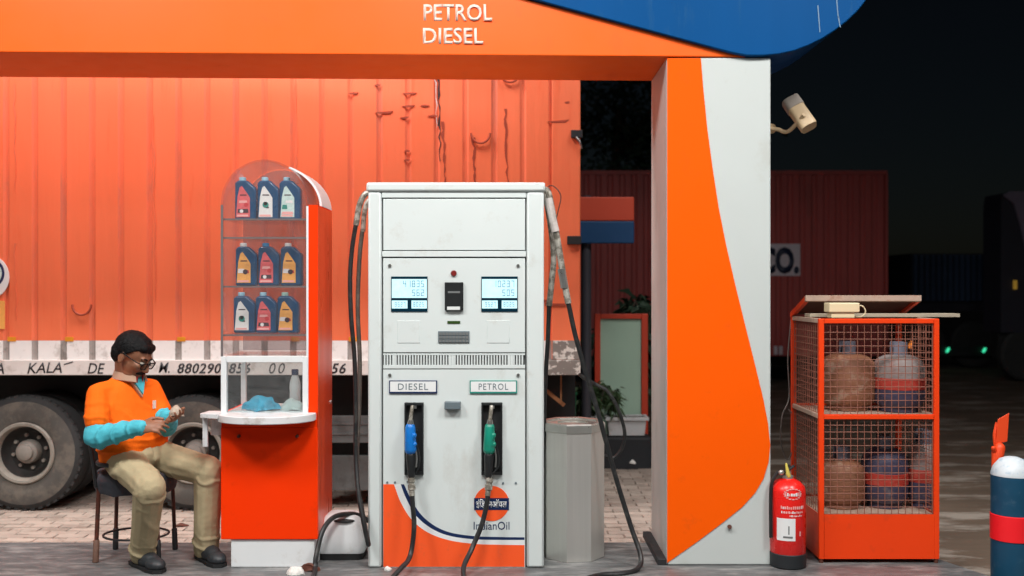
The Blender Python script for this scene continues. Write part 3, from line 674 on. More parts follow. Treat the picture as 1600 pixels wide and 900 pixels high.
# oil bottles on the three shelves
BW = [(0, 0), (1, 0), (1, .70), (.95, .76), (.62, .915), (.52, .93), (.12, .93), (.06, .90), (0, .86)]
def oil_bottle(px, row, lab, cap, label):
    base = (345.2, 446.7, 522.7)[row]; Y = 5.56
    w = .118; h_ = (.238, .235, .222)[row]; s_ = Y / K
    # seat the bottle on its shelf: the shelf's top face has the same height at every depth
    zsh = kz((342, 447.5, 523.5)[row] - .8) + .001
    xl = PX(px, Y)
    t = thing('oil_bottle', label, 'oil bottle', (xl + w / 2, Y, zsh), 'oil bottles in the arched display')
    bd = MB(); bd.prism([(xl + u * w, zsh + v * h_) for u, v in BW], Y - .03, Y + .03)
    bd.build('body', 'bottle_blue', t, True, bevel=.009)
    MB().lathe([(.017, 0), (.019, .002), (.019, .018), (.016, .021)], (xl + .31 * w, Y, zsh + .925 * h_), n=14).build('cap', cap, t)
    lp_ = [(.07, .07), (.72, .07), (.72, .52), (.60, .62), (.34, .80), (.24, .76), (.14, .55)]
    lb = MB().prism([(xl + u * w, zsh + v * h_) for u, v in lp_], Y - .0325, Y - .0305).build('label_sticker', lab, t, False)
    def mk(u0, u1, v0, v1, m): MB().prism([(xl + u0 * w, zsh + v0 * h_), (xl + u1 * w, zsh + v0 * h_), (xl + (u1 - .03) * w, zsh + v1 * h_), (xl + (u0 + .03) * w, zsh + v1 * h_)], Y - .0336, Y - .0326).build('print', m, lb, False)
    def dot(u, v, r, m): MB().cyl((xl + u * w, Y - .0326, zsh + v * h_), (xl + u * w, Y - .0338, zsh + v * h_), r, n=14).build('print', m, lb, False)
    mk(.24, .58, .575, .6, 'mark_dark'); mk(.1, .66, .085, .13, 'mark_pink')
    if lab == 'label_yellow': mk(.12, .45, .30, .40, 'mark_white'); dot(.48, .33, .014, 'mark_dark'); mk(.42, .66, .30, .37, 'mark_red')
    elif lab == 'label_red': mk(.14, .66, .17, .26, 'mark_dark'); mk(.2, .6, .40, .46, 'mark_pink'); dot(.33, .21, .010, 'mark_white'); dot(.55, .36, .012, 'mark_red')
    elif lab == 'label_teal': mk(.14, .4, .26, .36, 'mark_green'); mk(.3, .66, .40, .46, 'mark_white'); mk(.12, .68, .14, .2, 'mark_pink')
    else: dot(.4, .36, .017, 'mark_green'); dot(.4, .39, .011, 'label_white'); mk(.4, .56, .28, .33, 'mark_dark')
    return t
ROW = ['top', 'middle', 'bottom']
spec = [(0, 369, 'label_red', 'cap_light', 'blue oil bottle with red label, leftmost on the top shelf'),
        (0, 404, 'label_white', 'cap_light', 'blue oil bottle with white label, middle of the top shelf'),
        (0, 438, 'label_teal', 'cap_light', 'blue oil bottle with pale green label, rightmost on the top shelf'),
        (1, 370, 'label_yellow', 'cap_white', 'blue oil bottle with yellow label, leftmost on the middle shelf'),
        (1, 405, 'label_red', 'cap_blue', 'blue oil bottle with red label, middle of the middle shelf'),
        (1, 440, 'label_yellow', 'cap_white', 'blue oil bottle with yellow label, rightmost on the middle shelf'),
        (2, 367, 'label_white', 'cap_light', 'blue oil bottle with white label, leftmost on the bottom shelf'),
        (2, 401, 'label_red', 'cap_light', 'blue oil bottle with red label, middle of the bottom shelf'),
        (2, 435, 'label_yellow', 'cap_green', 'blue oil bottle with yellow label, rightmost on the bottom shelf')]
for row, px, lab, cap, label in spec: oil_bottle(px, row, lab, cap, label)

# white plastic unit between kiosk and pump
t = thing('floor_unit', 'white rounded plastic unit on a black base between kiosk and pump', 'appliance', P(537, 880, 5.5))
c = P(536, 880, 5.62); hw, hd = .13, .11
def rr_(w, d, z, n=6, rad=.035):
    out = []
    for sx, sy, a0 in ((1, 1, 0), (-1, 1, 90), (-1, -1, 180), (1, -1, 270)):
        for k in range(n + 1):
            a = R(a0 + 90 * k / n); out.append(Vector((c.x + sx * (w - rad) + rad * math.cos(a), c.y + sy * (d - rad) + rad * math.sin(a), z)))
    return out
MB().rings([rr_(.125, .10, ISL + .001), rr_(.125, .10, ISL + .035)]).build('base', 'gap_black', t)
MB().rings([rr_(.13, .105, ISL + .037), rr_(.135, .11, ISL + .05), rr_(.132, .107, ISL + .11), rr_(.118, .095, ISL + .18), rr_(.10, .08, ISL + .225), rr_(.075, .06, ISL + .245), rr_(.04, .035, ISL + .25, rad=.03)]).build('cover', 'kiosk_white', t, True, sharp=60)
MB().ell((c.x + .02, c.y - .07, ISL + .214), (.065, .035, .012)).build('top_recess', 'gap_black', t)
# litter
crumple('litter', 'crumpled white paper on the island in front of the kiosk plinth', 'litter', blobring(Vector((-1.14, 5.26, ISL)), (.05, .03, .035)), 'paper_white', 4, .02)
crumple('litter', 'dark scrap lying beside the white paper near the hose', 'litter', blobring(Vector((-1.075, 5.31, ISL)), (.05, .025, .045)), 'rust_dark', 6, .02)
crumple('litter', 'tiny white scrap on the island by the pump corner', 'litter', blobring(Vector((-.665, 5.33, ISL)), (.022, .015, .024)), 'paper_white', 8, .008)
crumple('litter', 'small dark scrap on the paving behind the seated man', 'litter', blobring(P(284, 822, 6.93) , (.05, .03, .02)), 'rust_dark', 2, .012)

# stainless eight-sided bin
c = Vector((PX(895.5, 5.63), 5.64, ISL)); rb = .178
t = thing('litter_bin', 'tall eight-sided stainless steel bin right of the pump', 'bin', c)
ph = R(22.5 + 8)
zt_ = PZ(668, 5.5) - ISL
MB().lathe([(rb, .002), (rb, zt_), (rb - .006, zt_), (rb - .006, .02), (.001, .02)], c, n=8, phase=ph).build('body', 'steel_brushed', t, False)
MB().lathe([(rb + .004, zt_ - .03), (rb + .006, zt_ - .028), (rb + .006, zt_ + .012), (rb - .002, zt_ + .02), (rb - .02, zt_ + .016), (rb - .02, zt_ + .002), (rb + .001, zt_ + .0005)], c, n=8, phase=ph).build('rim', 'steel_rim', t, False)
MB().lathe([(rb - .021, zt_ - .03), (rb - .021, zt_ + .006), (.09, zt_ + .01), (.088, zt_ - .02)], c, n=24).build('lid_ring', 'steel_rim', t)

# ================================================================== CHAIR
ch = thing('chair', 'dark brown metal chair with cloth-wrapped seat under the seated man', 'chair', (-2.117, 5.61, ISL))
SEAT = .645
legs = [(-2.29, 5.475, .012), (-2.29, 5.75, .011), (-1.945, 5.75, .011), (-1.945, 5.475, .011)]
for lx, ly, r in legs:
    tx, ty = -2.117 + (lx + 2.117) * .92, 5.61 + (ly - 5.61) * .92
    lg = MB().cyl((lx, ly, ISL + .002), (tx, ty, SEAT - .07), r, r, 12).build('leg', 'chair_brown', ch)
    MB().lathe([(r + .001, .001), (r + .005, .004), (r + .0045, .12), (r + .001, .125)], (lx, ly, ISL), (tx - lx, ty - ly, SEAT - .07 - ISL), 12).build('foot_sleeve', 'chair_foot' if lx < -2.2 and ly < 5.6 else 'chair_ring', lg)
rg = [Vector((-2.117 + .178 * math.cos(2 * math.pi * k / 24), 5.61 + .148 * math.sin(2 * math.pi * k / 24), ISL + .125)) for k in range(25)]
MB().tube(rg, .0065, 8, 0).build('foot_ring', 'chair_ring', ch)
for ly in (5.47, 5.74):
    MB().tube([(-2.285, ly, SEAT - .08), (-2.30, ly, SEAT + .05), (-2.325, ly, SEAT + .2), (-2.345, ly, SEAT + .3)], .011, 10).build('back_post', 'chair_ring', ch)
MB().tube([(-2.345, 5.47, SEAT + .3), (-2.36, 5.6, SEAT + .3), (-2.345, 5.74, SEAT + .3)], .013, 10).build('back_rail', 'chair_ring', ch)
b = MB(); ring = []
for z, s_ in ((-.125, .80), (-.12, .98), (-.07, 1.05), (-.03, 1.04), (-.008, .98), (0, .8)):
    ring.append([Vector((-2.117 + .20 * s_ * (abs(math.cos(a)) ** .6) * (1 if math.cos(a) > 0 else -1), 5.61 + .165 * s_ * (abs(math.sin(a)) ** .6) * (1 if math.sin(a) > 0 else -1), SEAT + z)) for a in [2 * math.pi * k / 40 for k in range(40)]])
b.rings(ring); me = b.mesh('seat')
for v in me.vertices: v.co += noise.noise_vector(v.co * 11) * .016 * (1 if v.co.z < SEAT - .004 else .2)
finish(me, 'seat', 'seat_cloth', ch, True, sharp=60)

# ================================================================== PERSON
def union(mb, vox, it=4, disp=None):
    me = mb.mesh('u'); o = bpy.data.objects.new('u', me); COL.objects.link(o)
    r = o.modifiers.new('r', 'REMESH'); r.mode = 'VOXEL'; r.voxel_size = vox; r.use_smooth_shade = True
    s_ = o.modifiers.new('s', 'SMOOTH'); s_.factor = .5; s_.iterations = it
    bpy.context.view_layer.update()
    m = bpy.data.meshes.new_from_object(o.evaluated_get(bpy.context.evaluated_depsgraph_get()))
    bpy.data.objects.remove(o)
    if disp:
        co = np.empty(len(m.vertices) * 3); m.vertices.foreach_get('co', co); no = np.empty_like(co); m.vertices.foreach_get('normal', no)
        co = co.reshape(-1, 3); no = no.reshape(-1, 3)
        d = np.array([disp(Vector(p)) for p in co])
        m.vertices.foreach_set('co', (co + no * d[:, None]).ravel()); m.update()
    return m
def ridged(p, sc, amp, st=(1, 1, 1)):
    q = Vector((p.x * st[0], p.y * st[1], p.z * st[2])) * sc
    return amp * (1 - 2 * abs(noise.noise(q))) * .5 + amp * .5 * noise.noise(q * 2.1)

def ridge(ph, w): 
    q = (ph / (2 * math.pi)) % 1.0 - .5
    return math.exp(-(q / w) ** 2)
def along(p, A, B):
    d_ = B - A; L_ = d_.length; d_ = d_ / L_; v = p - A; t_ = v.dot(d_); u = d_.cross(Vector((.31, .2, .93))).normalized(); w_ = d_.cross(u)
    return t_ / L_, math.atan2(v.dot(w_), v.dot(u)), (v - d_ * max(0, min(L_, t_))).length
pe = thing('person', 'man in orange polo over turquoise shirt seated on the chair, looking down at his hands', 'person', (-2.05, 5.5, ISL))
F = Vector((.883, -.469, 0)); Lf = Vector((.469, .883, 0)); UP = Vector((0, 0, 1))
shR = P(153, 615, 5.41); shL = P(236, 607, 5.67)
elR = P(152, 684, 5.31); wrR = P(218, 668, 5.22)
elL = P(258, 664, 5.60); wrL = P(262, 652, 5.37)
hipR = Vector((-2.16, 5.50, .725)); hipL = Vector((-2.07, 5.63, .725))
knR = P(234, 762, 5.20); knL = P(326, 736, 5.5)
anR = P(222, 866, 5.41); anL = P(322, 858, 5.54)
HC = P(208, 555, 5.515)                       # middle of the head
# head frame: looks right, down and a little to the camera
hf = (Vector((.85, -.19, -.53))).normalized(); hl = UP.cross(hf).normalized(); hu = hf.cross(hl).normalized()
HM = Matrix((hf, hl, hu)).transposed() * 1.06
def H(x, y, z): return HC + HM @ Vector((x, y, z))
def torso(mb, grow=0.0, sections=None):
    sec = sections or [(.685, -2.125, 5.565, .172, .135), (.74, -2.118, 5.56, .185, .148), (.80, -2.113, 5.555, .19, .155), (.87, -2.125, 5.556, .186, .150), (.95, -2.142, 5.56, .186, .135),
                       (1.03, -2.155, 5.562, .186, .12), (1.09, -2.16, 5.565, .172, .1), (1.13, -2.158, 5.565, .125, .085), (1.162, -2.153, 5.562, .078, .068), (1.185, -2.15, 5.56, .05, .05)]
    rg = []
    for z, cx, cy, w, d in sec:
        rg.append([Vector((cx, cy, z)) + Lf * ((w + grow) * math.copysign(abs(math.cos(a)) ** .85, math.cos(a))) + F * ((d + grow) * math.copysign(abs(math.sin(a)) ** .9, math.sin(a))) for a in [2 * math.pi * k / 32 for k in range(32)]])
    mb.rings(rg)
# ---- body: one continuous skin from head to feet
bd = MB()
bd.ell(H(-.012, 0, .03), (.098, .077, .088), HM, 24, 16)           # cranium
bd.ell(H(.025, 0, -.03), (.07, .062, .085), HM, 20, 14)            # face
bd.ell(H(.048, 0, -.092), (.036, .042, .03), HM)                   # chin
bd.ell(H(.03, 0, -.078), (.058, .054, .036), HM)                   # jaw
bd.cap(H(.084, 0, .012), H(.108, 0, -.03), .0095, .0145)           # nose
bd.ell(H(.100, .012, -.034), (.011, .009, .008), HM); bd.ell(H(.100, -.012, -.034), (.011, .009, .008), HM)
bd.cap(H(.078, -.035, .024), H(.078, .035, .024), .013, .013)      # brow
for s_ in (-1, 1):
    bd.ell(H(.066, s_ * .040, -.022), (.024, .022, .022), HM)      # cheek
    bd.ell(H(-.012, s_ * .078, -.01), (.02, .008, .032), HM)       # ear
    bd.ell(H(-.008, s_ * .080, -.034), (.011, .007, .013), HM)
bd.cap(H(.083, -.016, -.066), H(.083, .016, -.066), .009, .009); bd.cap(H(.081, -.013, -.077), H(.081, .013, -.077), .009, .009)  # lips
bd.cap(H(-.025, 0, -.05), Vector((-2.15, 5.56, 1.13)), .056, .064)  # neck
torso(bd, -.02)
def limb(*pr):
    for (p, r), (q, r2) in zip(pr, pr[1:]): bd.cap(p, q, r, r2)
limb((shR, .052), (elR, .042), (wrR, .028)); limb((shL, .052), (elL, .042), (wrL, .028))
limb((hipR, .078), (knR, .058), (anR, .04)); limb((hipL, .078), (knL, .058), (anL, .04))
def hand(w, d, nrm, side, curl, spread=.008):
    d = d.normalized(); nrm = (nrm - d * nrm.dot(d)).normalized(); s_ = d.cross(nrm).normalized() * side   # s_ points to the thumb side
    m = Matrix((d, s_, nrm)).transposed()
    bd.ell(w + d * .045, (.052, .040, .017), m); bd.ell(w + d * .03 + s_ * .014, (.036, .026, .019), m); bd.cap(w - d * .02, w + d * .03, .027, .027)
    for k, (off, ln) in enumerate(((.029, .072), (.010, .08), (-.010, .074), (-.028, .058))):
        p = w + d * (.082 - .004 * abs(k - 1)) + s_ * off; a = 0; dd = d
        for j, fr_ in enumerate((.46, .30, .24)):
            a += curl[j] * (1 + .1 * k); q = p + (d * math.cos(a) + nrm * math.sin(a)) * ln * fr_ + s_ * (spread * (1.5 - k) * .2)
            bd.cap(p, q, .0095 - j * .0008, .0088 - j * .001, 8); p = q
    p = w + d * .028 + s_ * .032
    for j, (ln, vec) in enumerate(((.038, d * .7 + s_ * .62 + nrm * .3), (.030, d * .92 + s_ * .1 + nrm * .35), (.024, d * .95 - s_ * .15 + nrm * .3))):
        q = p + vec.normalized() * ln; bd.cap(p, q, .0125 - j * .0015, .0115 - j * .0015, 8); p = q
hdR = Vector((.96, -.1, .12)); hand(wrR, hdR, Vector((.1, .75, -.6)), 1, (.35, .5, .35))
hdL = Vector((.72, -.62, .02)); hand(wrL, hdL, Vector((-.35, -.3, .85)), -1, (.3, .45, .4))
finish(union(bd, .0052, 3), 'body', 'skin', pe, True, sharp=180)
# ---- polo
po = MB(); torso(po, .004)
po.cap(shR - Lf * .0 + Vector((0, 0, -.005)), shR.lerp(elR, .62), .062, .069); po.cap(shL + Vector((0, 0, -.005)), shL.lerp(elL, .60), .060, .066)
po.cap(shR, Vector((-2.158, 5.563, 1.095)), .06, .075); po.cap(shL, Vector((-2.158, 5.563, 1.095)), .058, .075)
po.ell(Vector((-2.135, 5.57, .70)), (.16, .16, .06))
def pd(p):
    q = p - Vector((-2.14, 5.56, .8)); f_ = q.dot(F); l_ = q.dot(Lf); n1 = noise.noise(p * 6); n2 = noise.noise(p * 12)
    low = math.exp(-((p.z - .775) / .06) ** 2); mid = math.exp(-((p.z - .90) / .09) ** 2)
    r_ = .011 * ridge(p.z * 95 + l_ * 8 + n1 * 3, .15) * low + .008 * ridge(p.z * 58 + l_ * 22 + n1 * 3, .13) * mid
    ta, th, ds = along(p, shR, elR)
    if ds < .085: r_ += .006 * ridge(ta * 16 + th + n2 * 2, .14) * max(0, min(1, ta * 2))
    return r_ - .002 + ridged(p, 18, .0015)
finish(union(po, .0062, 6, pd), 'polo_shirt', 'polo_orange', pe, True, sharp=180)
# ---- collar, red inner collar, teal placket, chest emblem
nc = Vector((-2.15, 5.557, 1.155))
def collar(name, m, r0, r1, z0, z1, a0, a1, tip):
    b = MB(); rin, rout = [], []
    n_ = 22
    rows = []
    for i in range(n_ + 1):
        a = R(a0 + (a1 - a0) * i / n_); dr = F * math.cos(a) + Lf * math.sin(a); e = (abs(i / n_ - .5) * 2) ** 3
        c_ = nc + F * (.012 + .03 * e)
        rows.append([c_ + dr * r0 + UP * (z1 - e * .03), c_ + dr * (r0 + .012) + UP * (z1 + .004 - e * .03), c_ + dr * (r1 + .006) + UP * (z0 - e * tip), c_ + dr * r1 + UP * (z0 - .006 - e * tip)])
    b.rings(rows, True); return b.build(name, m, pe, True, sharp=60)
collar('collar', 'collar_tan', .063, .081, .006, .046, 26, 334, .018)
collar('inner_collar', 'collar_red', .058, .062, .0, .058, 16, 344, .018)
fc = nc + F * .085
def tri(name, m, w, top, bot, off):
    b = MB(); p0 = fc + UP * top + F * (-.012 + off); p1 = fc + UP * bot + F * (.028 + off)
    v = [p0 - Lf * w, p0 + Lf * w, p1]; v2 = [q - F * .02 for q in v]
    b.add(v + v2, [(0, 1, 2), (5, 4, 3), (0, 3, 4, 1), (1, 4, 5, 2), (2, 5, 3, 0)]); b.build(name, m, pe, False)
tri('neck_facing', 'collar_tan', .058, .012, -.098, .012); tri('inner_shirt', 'shirt_teal', .05, .016, -.08, .018)
e0 = Vector((-2.15, 5.56, 1.01)) + F * .136 + Lf * .07
MB().obox(e0, (.004, .022, .045), Matrix((F, Lf, UP)).transposed()).build('chest_emblem', 'letter_white', pe, False)
# ---- long turquoise sleeves
for sh_, el, wr in ((shR, elR, wrR), (shL, elL, wrL)):
    sl = MB(); sl.cap(sh_.lerp(el, .5), el, .047, .057); sl.cap(el, wr.lerp(el, .35), .057, .050); sl.cap(el, wr.lerp(el, .06), .056, .039)
    sl.cap(wr.lerp(el, .16), wr.lerp(el, -.03), .041, .040)
    d_ = (wr - el).normalized()
    finish(union(sl, .0052, 5, lambda p: .013 * ridge((p - el).dot(d_) * 62 + 4 * noise.noise(p * 9) + 1.2 * along(p, el, wr)[1], .14) * (1 - .6 * max(0, min(1, along(p, el, wr)[0]))) + ridged(p, 24, .002)), 'sleeve', 'shirt_teal', pe, True, sharp=180)
# ---- trousers
tr = MB(); tr.ell(Vector((-2.11, 5.565, .735)), (.19, .175, .10)); 
tr.cap(hipR, knR, .104, .086); tr.cap(hipL, knL, .104, .084)
tr.cap(knR, anR.lerp(knR, .03), .086, .068); tr.cap(knL, anL.lerp(knL, .03), .084, .070)
tr.cap(anR.lerp(knR, .35), anR.lerp(knR, .02), .073, .070); tr.cap(anL.lerp(knL, .35), anL.lerp(knL, .02), .075, .073)
def td(p):
    best = None
    for A, B, kind in ((hipR, knR, 0), (hipL, knL, 0), (knR, anR, 1), (knL, anL, 1)):
        t_, th, ds = along(p, A, B)
        if best is None or ds < best[2]: best = (t_, th, ds, kind)
    t_, th, ds, kind = best; n1 = noise.noise(p * 7); n2 = noise.noise(p * 13 + Vector((4, 1, 2)))
    if kind == 0:
        r_ = .012 * ridge(th * 2 + t_ * 5.5 + n1 * 2.2, .13) * max(0, 1 - abs(t_ - .35) * 1.5) + .007 * ridge(th * 1 - t_ * 9 + n2 * 2, .1) * max(0, 1 - abs(t_ - .75) * 2.4)
    else:
        r_ = .008 * ridge(th * 2 + n1 * 2.4 + t_ * 2, .12) * min(1, max(0, t_ * 1.6)) + .010 * ridge(t_ * 42 + n1 * 4 + th, .16) * math.exp(-((t_ - .9) / .10) ** 2) + .007 * ridge(t_ * 30 + th * 1.0 + n2 * 3, .14) * math.exp(-((t_ - .1) / .10) ** 2)
    return r_ - .003 + ridged(p, 22, .0016)
finish(union(tr, .0058, 6, td), 'trousers', 'khaki', pe, True, sharp=180)
MB().tube([Vector((-2.125, 5.56, .70)) + Lf * (.19 * math.cos(a)) + F * (.152 * math.sin(a)) for a in [2 * math.pi * k / 28 for k in range(29)]], .012, 8, 0).build('belt', 'shoe', pe)
# ---- shoes and socks
for an, dr in ((anR, Vector((.72, -.69, 0))), (anL, Vector((.62, -.78, 0)))):
    dr = dr.normalized(); sd_ = UP.cross(dr); base = Vector((an.x, an.y, ISL)); m = Matrix((dr, sd_, UP)).transposed()
    s_ = MB(); s_.ell(base + dr * -.02 + UP * .05, (.07, .046, .055), m); s_.ell(base + dr * .07 + UP * .047, (.10, .049, .047), m); s_.ell(base + dr * .15 + UP * .038, (.072, .049, .037), m)
    s_.cap(base + UP * .05, base + UP * .085 - dr * .01, .044, .046)
    me = union(s_, .005, 3); 
    for v in me.vertices: v.co.z = max(v.co.z, ISL + .002)
    so_ = finish(me, 'shoe', 'shoe', pe, True, sharp=60)
    ol = [(base + dr * a * 1.13 + sd_ * b * 1.1) for a, b in ((-.088, 0), (-.075, .034), (-.02, .044), (.05, .042), (.12, .048), (.175, .036), (.198, 0), (.175, -.036), (.12, -.048), (.05, -.042), (-.02, -.044), (-.075, -.034))]
    MB().slab([(q.x, q.y) for q in ol], ISL + .001, ISL + .02).build('sole', 'gap_black', so_, False)
    MB().cap(an + UP * -.02, an + UP * .04, .043, .043).build('sock', 'sock', pe)
# ---- hair, moustache, eyebrows, spectacles
hr = MB(); hr.ell(H(-.015, 0, .034), (.1025, .0825, .0895), HM, 28, 18); hr.ell(H(-.05, 0, -.005), (.066, .0755, .075), HM, 20, 12)
hr.cap(H(.055, -.035, .075), H(.055, .035, .075), .022, .022)
me = union(hr, .005, 2, lambda p: ridged(p, 34, .004, (1, 1, .6)) + ridged(p, 80, .003))
# trim the hair along the hairline: keep what lies above the brow and behind the ears
bm = bmesh.new(); bm.from_mesh(me)
for v in bm.verts:
    q = HM.inverted() @ (v.co - HC)
    lim = .060 if q.x > .045 else (.060 - (.045 - q.x) * 1.15 if q.x > -.0 else (.008 if q.x > -.022 else -.03 - (-.022 - q.x) * 1.4))
    if q.z < max(lim, -.075):
        c_ = (HM @ Vector((-.01, 0, .0))) + HC; v.co = v.co.lerp(c_, .32)
bm.to_mesh(me); bm.free()
finish(me, 'hair', 'hair', pe, True, sharp=180)
MB().tube([H(.078, -.03, -.060), H(.094, -.016, -.052), H(.0985, 0, -.049), H(.094, .016, -.052), H(.078, .03, -.060)], lambda t: .0055 + .004 * math.sin(math.pi * t), 8).build('moustache', 'hair', pe)
for s_ in (-1, 1):
    MB().tube([H(.091, s_ * .012, .024), H(.089, s_ * .028, .03), H(.077, s_ * .047, .024)], .0045, 6).build('eyebrow', 'hair', pe)
    MB().ell(H(.083, s_ * .031, .002), (.011, .014, .010), HM).build('eye', 'sock', pe)
    MB().ell(H(.0915, s_ * .031, -.001), (.004, .006, .006), HM).build('iris', 'gap_black', pe)
gs = MB()
for s_ in (-1, 1):
    rim = [H(.108 - abs(dy) * .25, s_ * .033 + s_ * dy, dz) for dy, dz in ((-.024, .012), (0, .016), (.024, .013), (.027, 0), (.02, -.017), (0, -.02), (-.02, -.016), (-.025, 0), (-.024, .012))]
    gs.tube(rim, .0032, 6, 3)
    gs.tube([H(.1, s_ * .06, .010), H(.07, s_ * .078, .010), H(.02, s_ * .084, .012), H(-.015, s_ * .086, .014), H(-.03, s_ * .082, -.004)], .0034, 6, 3)
gs.tube([H(.108, -.01, .006), H(.114, 0, .010), H(.108, .01, .006)], .0028, 6, 3)
gl_ = gs.build('spectacles', 'glasses', pe)
for s_ in (-1, 1):
    MB().add([H(.107 - abs(dy) * .25, s_ * .033 + s_ * dy, dz) for dy, dz in ((-.022, .010), (0, .014), (.022, .011), (.024, 0), (.018, -.015), (0, -.018), (-.018, -.014), (-.022, 0))], [tuple(range(8))]).build('lens', 'lens_tint', gl_, False)
# ---- what he holds
pc = wrL + hdL.normalized() * .085 + UP * .035
crumple('paper_wad', 'small pale wad of folded paper held in the seated man\'s hands', 'paper', blobring(pc - UP * .022, (.046, .034, .056)), 'paper_beige', 21, .011)

# ================================================================== ORANGE CONTAINER TRUCK
YT = 7.3
tk = thing('container_truck', 'large orange corrugated container truck with white painted lower rail', 'truck', (-2.5, 8.4, 0))
def tx(p): return PX(p, YT)
def tz(p): return PZ(p, YT)
zr0, zr1, zw, ztop = tz(586), tz(562.5), tz(532), 3.72
pit = .2105
def corr(z0, z1, ma, mb_):
    b = MB(); y0 = YT; y1 = YT + .012
    prof = [(0, y1), (.008, y1), (.024, y0), (pit - .024, y0), (pit - .008, y1), (pit, y1)]
    n_ = len(prof); pts = prof + [(pit, YT + .05), (0, YT + .05)]
    v = [(x, y, z0) for x, y in pts] + [(x, y, z1) for x, y in pts]; m_ = len(pts)
    for i in range(m_):
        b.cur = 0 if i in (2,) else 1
        b.add([v[i], v[(i + 1) % m_], v[m_ + (i + 1) % m_], v[m_ + i]], [(0, 1, 2, 3)])
    b.cur = 1; b.add(v[:m_], [tuple(range(m_))]); b.add(v[m_:], [tuple(range(m_))])
    me = b.mesh('wall_panel'); bm = bmesh.new(); bm.from_mesh(me); bmesh.ops.remove_doubles(bm, verts=bm.verts, dist=1e-5); bmesh.ops.recalc_face_normals(bm, faces=bm.faces); bm.to_mesh(me); bm.free()
    me.materials.append(M[ma]); me.materials.append(M[mb_]); return me
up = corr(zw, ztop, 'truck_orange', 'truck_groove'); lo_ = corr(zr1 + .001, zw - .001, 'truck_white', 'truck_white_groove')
xe = tx(862); k = 0
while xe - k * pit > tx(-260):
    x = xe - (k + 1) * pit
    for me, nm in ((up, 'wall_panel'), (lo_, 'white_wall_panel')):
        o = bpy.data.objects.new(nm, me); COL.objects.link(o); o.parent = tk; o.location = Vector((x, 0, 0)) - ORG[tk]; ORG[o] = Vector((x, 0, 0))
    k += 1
xl = xe - k * pit; xr = tx(907)
MB().box(xe + .001, xr, YT - .004, YT + .06, zr1 + .001, ztop).build('corner_post', 'truck_orange', tk, False, bevel=.008)
MB().box(xe + .004, xr - .003, YT - .0065, YT - .0042, zr1 + .004, zw).build('peeled_paint', 'rail_peeled', tk, False)
MB().box(xl, tx(846), YT - .012, YT + .07, zr0, zr1).build('lower_rail', 'rail_white', tk, False, bevel=.004)
MB().box(tx(846) + .001, xr, YT - .012, YT + .07, zr0, zr1).build('lower_rail', 'rail_peeled', tk, False, bevel=.004)
MB().box(xl, xr - .002, YT + .062, YT + 2.4, zr0 + .02, ztop - .004).build('container_core', 'chassis', tk, False)
MB().box(xl, xr, YT - .01, YT + 2.42, ztop + .001, ztop + .08).build('top_rail', 'truck_orange', tk, False)
# painted lettering along the rail
yy = YT - .0125
for s_, a, b_ in (('A', -8, 8), ('KALA', 44, 98), ('DE', 138, 165), ('M.', 249, 266)):
    text(s_, tx(a), tx(b_), tz(583), tz(566.5), yy, 'lettering', 'letter_black', tk, .0015, shear=.25, wave=.004, bold=.007)
text('8802906856', tx(278), tx(392), tz(583.5), tz(567), yy, 'lettering', 'letter_black', tk, .0015, shear=.25, space=1.1, bold=.02)
text('00', tx(421), tx(446), tz(583.5), tz(567), yy, 'lettering', 'letter_black', tk, .0015, shear=.25, space=1.3)
text('256', tx(505), tx(541), tz(583.5), tz(567), yy, 'lettering', 'letter_black', tk, .0015, shear=.25, space=1.1, bold=.02)
MB().obox(P(107, 567.5, yy), (.07, .002, .008), Matrix.Rotation(-.3, 3, 'Y')).build('lettering', 'letter_black', tk, False)
for a in (12, 102, 277, 455, 545): MB().box(tx(a), tx(a + 13), YT - .004, YT + .001, tz(533.5), tz(526.5)).build('reflector', 'reflector_yellow', tk, False, bevel=.001)
# rope hooks, latches, tears
for px, py in ((128, 476), (751, 208), (797, 113)):
    c_ = P(px, py, YT - .012); MB().tube([c_ + Vector((.07 * math.cos(t), -.008 * math.sin(-t), .075 * math.sin(t))) for t in [math.pi + math.pi * i / 10 for i in range(11)]], .008, 7, 0).build('rope_hook', 'hook_orange', tk)
MB().box(tx(892), tx(910), YT - .03, YT - .005, tz(216), tz(204)).build('latch', 'gap_black', tk, False, bevel=.003)
MB().tube([P(900, 214, YT - .03), P(906, 222, YT - .03), P(909, 232, YT - .02)], .008, 6).build('latch_hook', 'steel', tk)
MB().box(tx(886), tx(908), YT - .03, YT - .005, tz(382), tz(369)).build('latch', 'gap_black', tk, False, bevel=.003)
MB().box(tx(852), tx(884), YT - .010, YT - .0045, tz(478), tz(474)).build('latch_bar', 'hook_orange', tk, False)
def jag(px, y0, y1, w, m, seed, name):
    rn = random.Random(seed); n_ = 14; l, r = [], []
    for i in range(n_ + 1):
        t = i / n_; py = y0 + (y1 - y0) * t; j = rn.uniform(-1.6, 1.6); ww = w * (.25 + rn.random()) * (1 - .6 * t)
        l.append((tx(px + j - ww / 2 + 3 * t), tz(py))); r.append((tx(px + j + ww / 2 + 3 * t), tz(py)))
    MB().prism(l + r[::-1], YT - .0035, YT - .0005).build(name, m, tk, False)
jag(685, 120, 252, 4.2, 'gap_black', 1, 'tear'); jag(680, 118, 200, 2.2, 'rail_white', 2, 'tear'); jag(692, 190, 285, 6, 'rust_orange' if 0 else 'hook_orange', 3, 'rust_streak')
jag(240, 180, 470, 2.4, 'truck_groove', 4, 'rust_streak'); jag(22, 130, 300, 2, 'truck_groove', 5, 'rust_streak'); jag(23, 380, 500, 3, 'truck_groove', 6, 'rust_streak'); jag(462, 130, 260, 2.4, 'truck_groove', 7, 'rust_streak')
